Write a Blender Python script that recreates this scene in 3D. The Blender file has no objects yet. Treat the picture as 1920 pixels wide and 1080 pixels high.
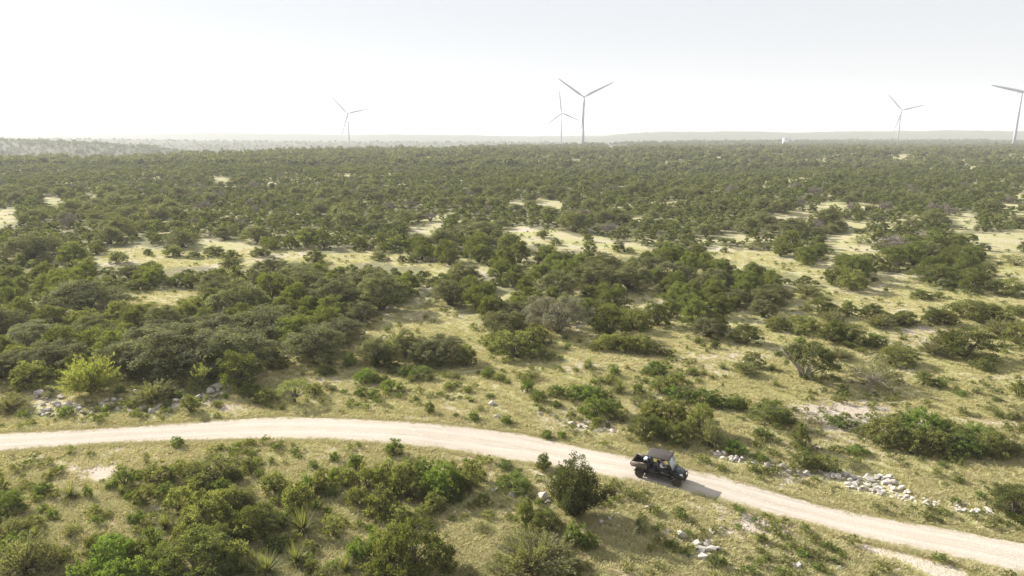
import bpy, bmesh, math
import numpy as np
from mathutils import Vector, Matrix, Euler

S = bpy.context.scene
COL = S.collection
R = math.radians

# ------------------------------------------------------------------ camera, sky, sun, exposure
CAM_H, F, LEVEL = 24.3, 1280.0, 243.0          # focal length in pixels of the 1920 px wide photograph
PITCH = math.atan((540 - LEVEL) / F)
cd = bpy.data.cameras.new('camera'); cam = bpy.data.objects.new('camera', cd); COL.objects.link(cam)
cd.sensor_width = 36.0; cd.lens = 36.0 * F / 1920.0
cd.clip_start = 0.5; cd.clip_end = 60000
cam.location = (0, 0, CAM_H); cam.rotation_euler = (math.pi / 2 - PITCH, 0, 0)
S.camera = cam

SUN_AZ = math.atan2(-0.80, 0.60)               # where the sun stands, clockwise from +Y
SUN_EL = R(27.5)
w = bpy.data.worlds.new('World'); S.world = w; w.use_nodes = True
nt = w.node_tree; nt.nodes.clear()
out = nt.nodes.new('ShaderNodeOutputWorld'); bg = nt.nodes.new('ShaderNodeBackground')
sky = nt.nodes.new('ShaderNodeTexSky'); sky.sky_type = 'NISHITA'; sky.sun_disc = False
sky.sun_elevation = SUN_EL; sky.sun_rotation = SUN_AZ
sky.air_density = 1.0; sky.dust_density = 1.4; sky.ozone_density = 1.0; sky.altitude = 600
bg.inputs['Strength'].default_value = 0.10
veil = nt.nodes.new('ShaderNodeMix'); veil.data_type = 'RGBA'; veil.blend_type = 'MIX'      # thin bright cloud veil over the clear sky
veil.inputs[0].default_value = 0.94; veil.inputs[7].default_value = (3.12, 3.17, 3.30, 1)
nt.links.new(sky.outputs[0], veil.inputs[6]); nt.links.new(veil.outputs[2], bg.inputs['Color']); nt.links.new(bg.outputs[0], out.inputs['Surface'])
sl = bpy.data.lights.new('sun', 'SUN'); sl.energy = 4.7; sl.angle = R(0.6); sl.color = (1.0, 0.95, 0.86)
so = bpy.data.objects.new('sun', sl); COL.objects.link(so)
sdir = Vector((math.sin(SUN_AZ) * math.cos(SUN_EL), math.cos(SUN_AZ) * math.cos(SUN_EL), math.sin(SUN_EL)))
so.rotation_euler = sdir.to_track_quat('Z', 'Y').to_euler(); so.location = (-60, 60, 90)
vs = S.view_settings; vs.view_transform = 'Standard'; vs.look = 'None'; vs.gamma = 1; vs.use_curve_mapping = False
vs.exposure = 1.28
try:
    cy = S.cycles
    cy.max_bounces = 7; cy.diffuse_bounces = 3; cy.transmission_bounces = 4; cy.transparent_max_bounces = 8
    cy.volume_bounces = 1; cy.use_denoising = True; cy.sample_clamp_indirect = 4.0
    cy.caustics_reflective = False; cy.caustics_refractive = False
except Exception:
    pass

# ------------------------------------------------------------------ terrain
def sstep(a, b, x):
    t = np.clip((x - a) / (b - a), 0, 1)
    return t * t * (3 - 2 * t)

_rng0 = np.random.default_rng(3)
_WAVES = [(_rng0.uniform(-1, 1, 2), _rng0.uniform(0, 6.28)) for _ in range(60)]
def waves(x, y, wl, seed, n=7):
    """smooth noise of about unit height and wavelength wl"""
    o = np.zeros_like(x, dtype=float)
    for i in range(n):
        (kx, ky), ph = _WAVES[(seed * 7 + i) % 60]
        l = math.hypot(kx, ky) + 1e-6
        k = 2 * math.pi / wl * (0.6 + 0.13 * i) / l
        o += np.sin(k * (kx * x + ky * y) + ph + seed)
    return o / math.sqrt(n)

U_K  = [-900, 0, 250, 420, 600, 760, 900, 1050, 1250, 1700, 1920, 2900]
RIM  = [520, 545, 560, 640, 770, 900, 1050, 1480, 1900, 2350, 2400, 2400]
def height(x, y):
    x = np.asarray(x, float); y = np.asarray(y, float)
    d = np.maximum(y, 1.0)
    u = np.clip(960 + F * x / d, -900, 2900)
    h = 0.10 * waves(x, y, 26, 1) + 0.35 * waves(x, y, 95, 2) * sstep(60, 140, d)
    h = h + 1.3 * waves(x, y, 260, 3) * sstep(160, 400, d)
    h = h - 3.5 * np.exp(-((d - 520) / 90.0) ** 2) * sstep(900, 1150, u)
    h = h - 9.0 * sstep(600, 1500, d)
    rim = np.interp(u, U_K, RIM)
    h = h - 52 * sstep(rim, rim + 420, d)
    base = h.copy()
    big = 1.0 + 0.07 * waves(x, y, 1700, 4) + 0.03 * waves(x, y, 500, 5)
    def ridge(d0, wid, us, vs_):
        top = CAM_H - (np.interp(u, us, vs_) - LEVEL) / F * d0
        r = (top + 62) * np.exp(-((d - d0) / wid) ** 2) * big - 62
        return r
    g = ridge(1300, 260, [-900, 0, 150, 300, 390, 470, 600, 2900], [256, 262, 266, 275, 286, 310, 360, 360])
    h = np.where(d > rim + 60, np.maximum(h, g), h)
    for d0, wid, us, vv in ((2300, 420, [-900, 100, 600, 900, 2900], [254, 258, 264, 266, 275]),
                            (3900, 700, [-900, 0, 600, 1000, 1300, 2900], [250, 250, 251, 255, 251, 250]),
                            (3500, 600, [-900, 900, 1150, 1250, 1550, 1800, 2900], [300, 275, 252, 248, 247, 247.5, 248]),
                            (7800, 1500, [-900, 0, 600, 960, 1300, 2900], [242.4, 243, 245, 246.5, 244, 242.5])):
        h = np.where(d > rim + 500, np.maximum(h, ridge(d0, wid, us, vv)), h)
    h = h + 26 * sstep(8200, 10500, d) * (h < 60)
    rough = np.where(d > 2400, 1.6 * waves(x, y, 37, 6) + 1.2 * waves(x, y, 17, 8), 0)
    return h + rough

FWD = np.array([0, math.cos(PITCH), -math.sin(PITCH)]); DWN = np.array([0, -math.sin(PITCH), -math.cos(PITCH)])
def ray(u, v):
    return FWD + np.array([1.0, 0, 0]) * ((u - 960) / F) + DWN * ((v - 540) / F)
def ground(u, v):
    """the point of the terrain that the photograph shows at pixel (u, v)"""
    r = ray(u, v); z = 0.0
    for _ in range(12):
        t = (z - CAM_H) / min(r[2], -0.004)
        p = r * t
        z = float(height(p[0], p[1]))
    return np.array([p[0], p[1], z])
def at_dist(u, v, d):
    r = ray(u, v); p = r * (d / r[1]); p[2] += CAM_H
    return p
def project(p):
    q = np.asarray(p, float) - np.array([0, 0, CAM_H])
    t = q @ FWD
    return 960 + F * q[..., 0] / t, 540 + F * (q @ DWN) / t, t
def px_per_m(p):
    return F / project(p)[2]

# road edges, as pixels of the photograph, turned into ground lines
TOP = [(-260, 828), (-120, 819), (0, 810), (120, 806), (210, 800), (335, 792), (480, 782), (540, 780.5), (665, 784), (765, 789), (865, 797),
       (920, 804), (975, 811), (1050, 827), (1100, 839), (1175, 853), (1283, 876), (1343, 888), (1400, 904), (1447, 918), (1564, 950),
       (1681, 973), (1797, 991), (1920, 1014), (2100, 1052), (2400, 1120)]
BOT = [(-260, 876), (-120, 862), (0, 849), (100, 842), (200, 834), (335, 829.5), (480, 826), (615, 827), (722, 834), (815, 844), (880, 853),
       (937, 864), (1000, 872), (1035, 878), (1142, 898), (1192, 905), (1280, 925), (1355, 943), (1447, 969), (1535, 991), (1593, 1007),
       (1652, 1021), (1739, 1041), (1827, 1060), (1920, 1084), (2100, 1130), (2400, 1215)]
def interp_edge(E, u):
    return np.interp(u, [e[0] for e in E], [e[1] for e in E])
RU = np.arange(-250, 2380, 7.0)
road_top = np.array([ground(u, interp_edge(TOP, u)) for u in RU])
road_bot = np.array([ground(u, interp_edge(BOT, u)) for u in RU])

def in_poly(px, py, poly):
    px = np.asarray(px, float); py = np.asarray(py, float)
    inside = np.zeros(px.shape, bool)
    n = len(poly)
    for i in range(n):
        x1, y1 = poly[i]; x2, y2 = poly[(i + 1) % n]
        c = ((y1 > py) != (y2 > py))
        with np.errstate(divide='ignore', invalid='ignore'):
            xi = (x2 - x1) * (py - y1) / (y2 - y1 + 1e-12) + x1
        inside ^= c & (px < xi)
    return inside
def road_mask(u, v, pad=0.0):
    return (v > interp_edge(TOP, u) - pad) & (v < interp_edge(BOT, u) + pad)

# ------------------------------------------------------------------ helpers: meshes, things
def new_mesh(name, verts, faces, mats=(), smooth=False, attrs=None):
    """faces: (n,3) or (n,4) integer array or a list of those"""
    me = bpy.data.meshes.new(name)
    verts = np.asarray(verts, np.float32).reshape(-1, 3)
    fl = faces if isinstance(faces, list) else [faces]
    fl = [np.asarray(f, np.int32) for f in fl if len(f)]
    nl = sum(f.size for f in fl); npoly = sum(len(f) for f in fl)
    me.vertices.add(len(verts)); me.vertices.foreach_set('co', verts.ravel())
    me.loops.add(nl); me.polygons.add(npoly)
    me.loops.foreach_set('vertex_index', np.concatenate([f.ravel() for f in fl]))
    sizes = np.concatenate([np.full(len(f), f.shape[1], np.int32) for f in fl])
    me.polygons.foreach_set('loop_start', np.concatenate([[0], np.cumsum(sizes)[:-1]]).astype(np.int32))
    me.polygons.foreach_set('loop_total', sizes)
    if smooth:
        me.polygons.foreach_set('use_smooth', np.ones(npoly, bool))
    for k, (dom, a) in (attrs or {}).items():
        at = me.attributes.new(k, 'FLOAT', dom); at.data.foreach_set('value', np.asarray(a, np.float32))
    for m in mats:
        me.materials.append(m)
    me.update(calc_edges=True)
    return me

def link(name, data, parent=None, loc=None, rot=None, scale=None):
    o = bpy.data.objects.new(name, data); COL.objects.link(o)
    if parent is not None: o.parent = parent
    if loc is not None: o.location = loc
    if rot is not None: o.rotation_euler = rot
    if scale is not None: o.scale = scale
    return o
def tag(o, label=None, cat=None, group=None, kind=None):
    if label: o['label'] = label
    if cat: o['category'] = cat
    if group: o['group'] = group
    if kind: o['kind'] = kind
    return o

def tube(pts, radii, sides=6, cap=True):
    """a tapered tube along points: verts, faces(quads list, tris list)"""
    pts = [Vector(p) for p in pts]; V = []; Q = []; T = []
    n = len(pts); up = Vector((0.13, 0.31, 0.94))
    for i, p in enumerate(pts):
        d = (pts[min(i + 1, n - 1)] - pts[max(i - 1, 0)]).normalized()
        a = d.cross(up if abs(d.dot(up)) < 0.95 else Vector((1, 0, 0))).normalized(); b = d.cross(a)
        for k in range(sides):
            t = 2 * math.pi * k / sides
            V.append(p + (a * math.cos(t) + b * math.sin(t)) * radii[i])
    for i in range(n - 1):
        for k in range(sides):
            k2 = (k + 1) % sides
            Q.append((i * sides + k, i * sides + k2, (i + 1) * sides + k2, (i + 1) * sides + k))
    if cap:
        for base in (0, (n - 1) * sides):
            c = len(V); V.append(pts[0] if base == 0 else pts[-1])
            for k in range(sides):
                T.append((base + k, base + (k + 1) % sides, c))
    return V, Q, T

class MB:
    """collects shapes into one mesh"""
    def __init__(s): s.V = []; s.Q = []; s.T = []
    def add(s, V, Q=(), T=()):
        o = len(s.V); s.V += [tuple(v) for v in V]
        s.Q += [tuple(i + o for i in q) for q in Q]; s.T += [tuple(i + o for i in t) for t in T]
        return s
    def tube(s, pts, radii, sides=6):
        if not hasattr(radii, '__len__'): radii = [radii] * len(pts)
        return s.add(*tube(pts, radii, sides))
    def hexa(s, p):      # eight corners: bottom ring then top ring
        return s.add(p, [(3, 2, 1, 0), (4, 5, 6, 7), (0, 1, 5, 4), (1, 2, 6, 5), (2, 3, 7, 6), (3, 0, 4, 7)])
    def box(s, x0, x1, y0, y1, z0, z1):
        return s.hexa([(x0, y0, z0), (x1, y0, z0), (x1, y1, z0), (x0, y1, z0), (x0, y0, z1), (x1, y0, z1), (x1, y1, z1), (x0, y1, z1)])
    def prism(s, prof, y0, y1):     # profile of (x, z) extruded along y
        n = len(prof); V = [(x, y0, z) for x, z in prof] + [(x, y1, z) for x, z in prof]
        o = len(s.V); s.V += V
        for i in range(n):
            j = (i + 1) % n; s.Q.append((o + i, o + j, o + n + j, o + n + i))
        for base in (0, n):
            c = len(s.V); m = np.mean([V[base + i] for i in range(n)], axis=0); s.V.append(tuple(m))
            for i in range(n):
                s.T.append((o + base + i, o + base + (i + 1) % n, c))
        return s
    def mesh(s, name, mat, smooth=False, bevel=0):
        me = new_mesh(name, np.array(s.V), [np.array(s.Q, np.int32).reshape(-1, 4), np.array(s.T, np.int32).reshape(-1, 3)], [mat] if mat else [], smooth)
        bm = bmesh.new(); bm.from_mesh(me)
        bmesh.ops.recalc_face_normals(bm, faces=bm.faces)
        if bevel:
            es = [e for e in bm.edges if len(e.link_faces) == 2 and e.calc_face_angle(0) > 0.5]
            bmesh.ops.bevel(bm, geom=es, offset=bevel, segments=2, affect='EDGES', clamp_overlap=True)
        bm.to_mesh(me); bm.free()
        return me
    def build(s, name, mat, parent=None, smooth=False, bevel=0):
        return link(name, s.mesh(name, mat, smooth, bevel), parent)

# ------------------------------------------------------------------ materials
def mat_base(name):
    m = bpy.data.materials.new(name); m.use_nodes = True
    n = m.node_tree; n.nodes.clear()
    return m, n, n.nodes.new('ShaderNodeOutputMaterial')
def N(n, t, **kw):
    x = n.nodes.new(t)
    for k, v in kw.items(): setattr(x, k, v)
    return x
def ramp(n, stops):
    r = n.nodes.new('ShaderNodeValToRGB'); e = r.color_ramp.elements
    e[0].position, e[0].color = stops[0][0], (*stops[0][1], 1)
    e[1].position, e[1].color = stops[-1][0], (*stops[-1][1], 1)
    for p, c in stops[1:-1]:
        x = e.new(p); x.color = (*c, 1)
    return r
def mix(n, a, b, f, mode='MIX'):
    m = n.nodes.new('ShaderNodeMix'); m.data_type = 'RGBA'; m.blend_type = mode
    for sock, val in ((m.inputs[6], a), (m.inputs[7], b), (m.inputs[0], f)):
        if isinstance(val, (int, float)): sock.default_value = val
        elif isinstance(val, tuple): sock.default_value = (*val, 1)
        else: n.links.new(val, sock)
    return m.outputs[2]
def math_(n, op, a, b=None, clamp=False):
    m = n.nodes.new('ShaderNodeMath'); m.operation = op; m.use_clamp = clamp
    for i, val in enumerate((a, b)):
        if val is None: continue
        if isinstance(val, (int, float)): m.inputs[i].default_value = val
        else: n.links.new(val, m.inputs[i])
    return m.outputs[0]
def noise(n, vec, scale, detail=3, rough=0.55):
    t = n.nodes.new('ShaderNodeTexNoise'); t.inputs['Scale'].default_value = scale
    t.inputs['Detail'].default_value = detail; t.inputs['Roughness'].default_value = rough
    if vec is not None: n.links.new(vec, t.inputs['Vector'])
    return t.outputs['Fac']

def leaf_mat(name, c1, c2, trans=0.35, tcol=None, spread=0.25):
    """foliage: colour varies from plant to plant and from spray to spray; light passes through"""
    m, n, o = mat_base(name)
    oi = N(n, 'ShaderNodeObjectInfo'); at = N(n, 'ShaderNodeAttribute', attribute_name='tone')
    f = math_(n, 'ADD', math_(n, 'MULTIPLY', oi.outputs['Random'], 0.55), math_(n, 'MULTIPLY', at.outputs['Fac'], 0.45))
    c = mix(n, c1, c2, f)
    hs = N(n, 'ShaderNodeHueSaturation'); hs.inputs['Saturation'].default_value = 0.93
    n.links.new(c, hs.inputs['Color'])
    n.links.new(math_(n, 'ADD', math_(n, 'MULTIPLY', at.outputs['Fac'], spread * 2), 1 - spread), hs.inputs['Value'])
    n.links.new(math_(n, 'ADD', math_(n, 'MULTIPLY', oi.outputs['Random'], 0.03), 0.485), hs.inputs['Hue'])
    d = N(n, 'ShaderNodeBsdfDiffuse'); t = N(n, 'ShaderNodeBsdfTranslucent'); g = N(n, 'ShaderNodeBsdfGlossy')
    n.links.new(hs.outputs[0], d.inputs['Color'])
    n.links.new(mix(n, hs.outputs[0], tcol or (1.78, 1.82, 0.72), 1.0, 'MULTIPLY'), t.inputs['Color'])
    g.inputs['Roughness'].default_value = 0.7; g.inputs['Color'].default_value = (0.9, 0.9, 0.8, 1)
    s1 = N(n, 'ShaderNodeMixShader'); s1.inputs[0].default_value = trans
    n.links.new(d.outputs[0], s1.inputs[1]); n.links.new(t.outputs[0], s1.inputs[2])
    s2 = N(n, 'ShaderNodeMixShader'); s2.inputs[0].default_value = 0.015
    n.links.new(s1.outputs[0], s2.inputs[1]); n.links.new(g.outputs[0], s2.inputs[2])
    n.links.new(s2.outputs[0], o.inputs['Surface'])
    return m

def solid(name, col, rough=0.6, metal=0.0, var=0.15, scale=6.0, dust=None):
    m, n, o = mat_base(name)
    p = N(n, 'ShaderNodeBsdfPrincipled'); tc = N(n, 'ShaderNodeTexCoord')
    f = noise(n, tc.outputs['Object'], scale, 4)
    c = mix(n, tuple(x * (1 - var) for x in col), tuple(min(1, x * (1 + var)) for x in col), f)
    if dust:
        k = math_(n, 'MULTIPLY', noise(n, tc.outputs['Object'], 2.3, 5), dust[1])
        c = mix(n, c, dust[0], k)
    n.links.new(c, p.inputs['Base Color'])
    p.inputs['Roughness'].default_value = rough; p.inputs['Metallic'].default_value = metal
    n.links.new(p.outputs[0], o.inputs['Surface'])
    return m

M = {}
M['oak'] = leaf_mat('live_oak_leaf', (0.092, 0.103, 0.046), (0.212, 0.212, 0.108), 0.46)
M['greyoak'] = leaf_mat('grey_oak_leaf', (0.19, 0.195, 0.135), (0.22, 0.22, 0.15), 0.40, (1.6, 1.55, 1.0))
M['juniper'] = leaf_mat('juniper_leaf', (0.062, 0.080, 0.026), (0.168, 0.180, 0.058), 0.44)
M['darkjuniper'] = leaf_mat('dark_juniper_leaf', (0.058, 0.070, 0.026), (0.10, 0.112, 0.042), 0.30)
M['scrub'] = leaf_mat('scrub_leaf', (0.098, 0.115, 0.042), (0.208, 0.210, 0.084), 0.45)
M['green'] = leaf_mat('green_shrub_leaf', (0.085, 0.12, 0.034), (0.14, 0.17, 0.05), 0.40)
M['bright'] = leaf_mat('fresh_leaf', (0.11, 0.16, 0.036), (0.16, 0.205, 0.055), 0.42)
M['lime'] = leaf_mat('lime_leaf', (0.195, 0.222, 0.07), (0.245, 0.26, 0.095), 0.45)
M['wispy'] = leaf_mat('fine_pale_leaf', (0.15, 0.155, 0.075), (0.19, 0.185, 0.10), 0.40)
M['sotol'] = leaf_mat('sotol_blade', (0.14, 0.165, 0.055), (0.22, 0.215, 0.10), 0.35)
M['dead'] = leaf_mat('bare_twig', (0.20, 0.17, 0.15), (0.26, 0.23, 0.20), 0.05)
M['bark'] = solid('bark', (0.13, 0.105, 0.08), 0.9, var=0.35, scale=9)
M['greybark'] = solid('weathered_wood', (0.34, 0.31, 0.27), 0.9, var=0.25, scale=9)

def ground_mat():
    m, n, o = mat_base('rangeland')
    tc = N(n, 'ShaderNodeTexCoord'); P = tc.outputs['Object']
    bare = N(n, 'ShaderNodeAttribute', attribute_name='bare').outputs['Fac']
    sand = N(n, 'ShaderNodeAttribute', attribute_name='sand').outputs['Fac']
    green = N(n, 'ShaderNodeAttribute', attribute_name='green').outputs['Fac']
    wood_shade = N(n, 'ShaderNodeAttribute', attribute_name='wood_shade').outputs['Fac']
    n1 = noise(n, P, 0.55, 6, 0.62); n2 = noise(n, P, 3.1, 5, 0.65); n3 = noise(n, P, 11.0, 3, 0.6)
    dry = mix(n, (0.375, 0.335, 0.19), (0.455, 0.415, 0.26), n2)
    grn = mix(n, (0.30, 0.315, 0.115), (0.37, 0.37, 0.155), n2)
    gf = math_(n, 'ADD', math_(n, 'MULTIPLY', math_(n, 'SUBTRACT', n1, 0.5), 1.3), green, True)
    grass = mix(n, dry, grn, gf)
    grass = mix(n, grass, (0.22, 0.205, 0.09), math_(n, 'MULTIPLY', math_(n, 'GREATER_THAN', n3, 0.60), 0.3))
    n4 = noise(n, P, 0.16, 6, 0.7)
    grass = mix(n, grass, (0.25, 0.235, 0.11), math_(n, 'MULTIPLY', math_(n, 'SUBTRACT', n4, 0.5), 2.2, True))
    soil = mix(n, (0.38, 0.315, 0.245), (0.50, 0.44, 0.365), n3)
    soil = mix(n, soil, (0.62, 0.57, 0.49), math_(n, 'GREATER_THAN', n2, 0.61))
    bf = math_(n, 'ADD', bare, math_(n, 'ADD', math_(n, 'MULTIPLY', math_(n, 'SUBTRACT', n2, 0.5), 1.5), math_(n, 'ADD', math_(n, 'MULTIPLY', math_(n, 'SUBTRACT', n1, 0.5), 0.8), math_(n, 'MULTIPLY', math_(n, 'SUBTRACT', 0.5, n4), 1.0))))
    bf = math_(n, 'MULTIPLY', math_(n, 'SUBTRACT', bf, 0.35), 2.6, True)
    c = mix(n, grass, soil, bf)
    sf = math_(n, 'ADD', sand, math_(n, 'MULTIPLY', math_(n, 'SUBTRACT', n2, 0.5), 0.9))
    sf = math_(n, 'MULTIPLY', math_(n, 'SUBTRACT', sf, 0.4), 4.0, True)
    c = mix(n, c, mix(n, (0.44, 0.375, 0.295), (0.52, 0.46, 0.375), n3), sf)
    c = mix(n, c, mix(n, (0.05, 0.055, 0.036), (0.085, 0.088, 0.052), noise(n, P, 0.03, 5)), wood_shade)  # dark undergrowth and fallen leaves, with tree shade painted into the colour
    p = N(n, 'ShaderNodeBsdfPrincipled'); p.inputs['Roughness'].default_value = 1.0
    p.inputs['Specular IOR Level'].default_value = 0.05
    n.links.new(c, p.inputs['Base Color'])
    b = N(n, 'ShaderNodeBump'); b.inputs['Strength'].default_value = 0.9; b.inputs['Distance'].default_value = 0.12
    n.links.new(math_(n, 'ADD', n2, math_(n, 'MULTIPLY', n3, 0.6)), b.inputs['Height']); n.links.new(b.outputs[0], p.inputs['Normal'])
    n.links.new(p.outputs[0], o.inputs['Surface'])
    return m

def road_mat():
    m, n, o = mat_base('caliche_gravel')
    tc = N(n, 'ShaderNodeTexCoord'); P = tc.outputs['Object']
    ac = N(n, 'ShaderNodeAttribute', attribute_name='across').outputs['Fac']
    n1 = noise(n, P, 0.7, 5, 0.6); n2 = noise(n, P, 6.0, 4, 0.65); n3 = noise(n, P, 26.0, 2)
    al = N(n, 'ShaderNodeAttribute', attribute_name='along').outputs['Fac']
    cx = N(n, 'ShaderNodeCombineXYZ'); n.links.new(math_(n, 'MULTIPLY', al, 0.10), cx.inputs[0]); n.links.new(math_(n, 'MULTIPLY', ac, 9.0), cx.inputs[1])
    st = noise(n, cx.outputs[0], 2.2, 5, 0.6)
    c = mix(n, (0.405, 0.355, 0.297), (0.475, 0.428, 0.368), n1)
    c = mix(n, c, (0.34, 0.29, 0.232), math_(n, 'MULTIPLY', math_(n, 'SUBTRACT', st, 0.47), 3.6, True))
    tr = math_(n, 'ABSOLUTE', math_(n, 'SUBTRACT', math_(n, 'ABSOLUTE', math_(n, 'SUBTRACT', math_(n, 'ADD', ac, math_(n, 'MULTIPLY', math_(n, 'SUBTRACT', n1, .5), .08)), .5)), .17))
    c = mix(n, c, (0.505, 0.458, 0.398), math_(n, 'MULTIPLY', math_(n, 'SUBTRACT', .075, tr), 8.0, True))
    c = mix(n, c, (0.36, 0.315, 0.235), math_(n, 'MULTIPLY', math_(n, 'MULTIPLY', math_(n, 'SUBTRACT', .06, math_(n, 'ABSOLUTE', math_(n, 'SUBTRACT', ac, .5))), 9.0, True), math_(n, 'MULTIPLY', n2, .9)))
    c = mix(n, c, (0.60, 0.55, 0.48), math_(n, 'MULTIPLY', math_(n, 'GREATER_THAN', n2, 0.60), 0.5))
    c = mix(n, c, (0.36, 0.30, 0.24), math_(n, 'MULTIPLY', math_(n, 'GREATER_THAN', n3, 0.66), 0.5))
    e = math_(n, 'ADD', math_(n, 'ABSOLUTE', math_(n, 'SUBTRACT', ac, 0.5)), math_(n, 'MULTIPLY', math_(n, 'SUBTRACT', n2, 0.5), 0.22))
    c = mix(n, c, mix(n, (0.42, 0.36, 0.21), (0.50, 0.42, 0.29), n2), math_(n, 'MULTIPLY', math_(n, 'SUBTRACT', e, 0.455), 16, True))
    p = N(n, 'ShaderNodeBsdfPrincipled'); p.inputs['Roughness'].default_value = 1.0; p.inputs['Specular IOR Level'].default_value = 0.05
    n.links.new(c, p.inputs['Base Color'])
    b = N(n, 'ShaderNodeBump'); b.inputs['Strength'].default_value = 0.6; b.inputs['Distance'].default_value = 0.05
    n.links.new(math_(n, 'ADD', n2, st), b.inputs['Height']); n.links.new(b.outputs[0], p.inputs['Normal'])
    n.links.new(p.outputs[0], o.inputs['Surface'])
    return m

def rock_mat():
    m, n, o = mat_base('limestone')
    tc = N(n, 'ShaderNodeTexCoord'); P = tc.outputs['Object']; oi = N(n, 'ShaderNodeObjectInfo')
    n1 = noise(n, P, 2.2, 6, 0.65); n2 = noise(n, P, 9, 3)
    c = mix(n, (0.36, 0.338, 0.304), (0.55, 0.515, 0.468), n1)
    c = mix(n, c, (0.27, 0.25, 0.225), math_(n, 'MULTIPLY', math_(n, 'GREATER_THAN', n2, 0.55), 0.6))
    c = mix(n, c, (0.5, 0.43, 0.35), math_(n, 'MULTIPLY', oi.outputs['Random'], 0.5))
    p = N(n, 'ShaderNodeBsdfPrincipled'); p.inputs['Roughness'].default_value = 0.95; p.inputs['Specular IOR Level'].default_value = 0.1
    n.links.new(c, p.inputs['Base Color'])
    b = N(n, 'ShaderNodeBump'); b.inputs['Strength'].default_value = 0.7; b.inputs['Distance'].default_value = 0.06
    n.links.new(n1, b.inputs['Height']); n.links.new(b.outputs[0], p.inputs['Normal'])
    n.links.new(p.outputs[0], o.inputs['Surface'])
    return m
M['ground'], M['road'], M['rock'] = ground_mat(), road_mat(), rock_mat()

# ------------------------------------------------------------------ clearings (visible open ground) and land cover
CLEAR = [
    [(195, 490), (213, 463), (267, 460), (333, 470), (387, 450), (467, 447), (500, 470), (633, 473), (660, 480), (645, 496), (583, 493), (500, 484), (460, 503), (433, 517), (417, 500), (317, 503), (283, 493), (200, 494)],
    [(236, 548), (300, 540), (368, 548), (362, 567), (285, 580), (245, 565)],
    [(-60, 402), (22, 388), (30, 412), (0, 426), (-60, 430)], [(84, 366), (116, 370), (116, 388), (90, 384)], [(165, 362), (184, 366), (180, 374), (168, 372)],
    [(748, 420), (826, 419), (826, 442), (772, 434)],
    [(940, 428), (990, 423), (1040, 436), (1140, 447), (1226, 466), (1206, 482), (1122, 478), (1056, 464), (972, 454)],
    [(560, 487), (640, 477), (740, 473), (824, 500), (826, 518), (783, 500), (706, 491), (640, 494)],
    [(882, 510), (916, 522), (900, 532), (884, 524)], [(976, 500), (1010, 520), (990, 526)],
    [(1136, 549), (1236, 550), (1232, 574), (1206, 596), (1156, 568)],
    [(773, 566), (840, 566), (848, 600), (908, 592), (900, 640), (870, 650), (800, 630), (704, 622), (702, 606)],
    [(1132, 612), (1280, 634), (1420, 660), (1420, 690), (1250, 680), (1206, 638)],
    [(1312, 462), (1363, 463), (1440, 470), (1513, 503), (1563, 510), (1546, 520), (1480, 510), (1413, 494), (1330, 484)],
    [(1524, 442), (1630, 440), (1646, 478), (1606, 488), (1566, 464)],
    [(1480, 548), (1534, 540), (1613, 540), (1714, 534), (1780, 546), (1960, 566), (1960, 580), (1780, 574), (1714, 580), (1606, 578), (1570, 560), (1496, 580)],
    [(1780, 403), (1828, 396), (1834, 424), (1794, 438)], [(1846, 480), (1960, 468), (1960, 536), (1864, 534)],
    [(1560, 418), (1600, 416), (1596, 424), (1560, 424)], [(998, 368), (1054, 380), (1050, 392), (1000, 380)],
    [(1840, 441), (1920, 437), (1920, 452), (1850, 456)], [(1600, 520), (1700, 516), (1750, 524), (1650, 534)], [(1400, 618), (1450, 628), (1480, 650), (1420, 640)],
    [(392, 333), (440, 335), (430, 342), (396, 340)],
]
PADS = [[(1850, 258), (1905, 257), (1930, 262), (1860, 264)], [(1074, 264), (1100, 265), (1094, 269), (1076, 268)], [(1130, 272), (1160, 271), (1210, 274), (1140, 277)]]
CLEAR += PADS
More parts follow.
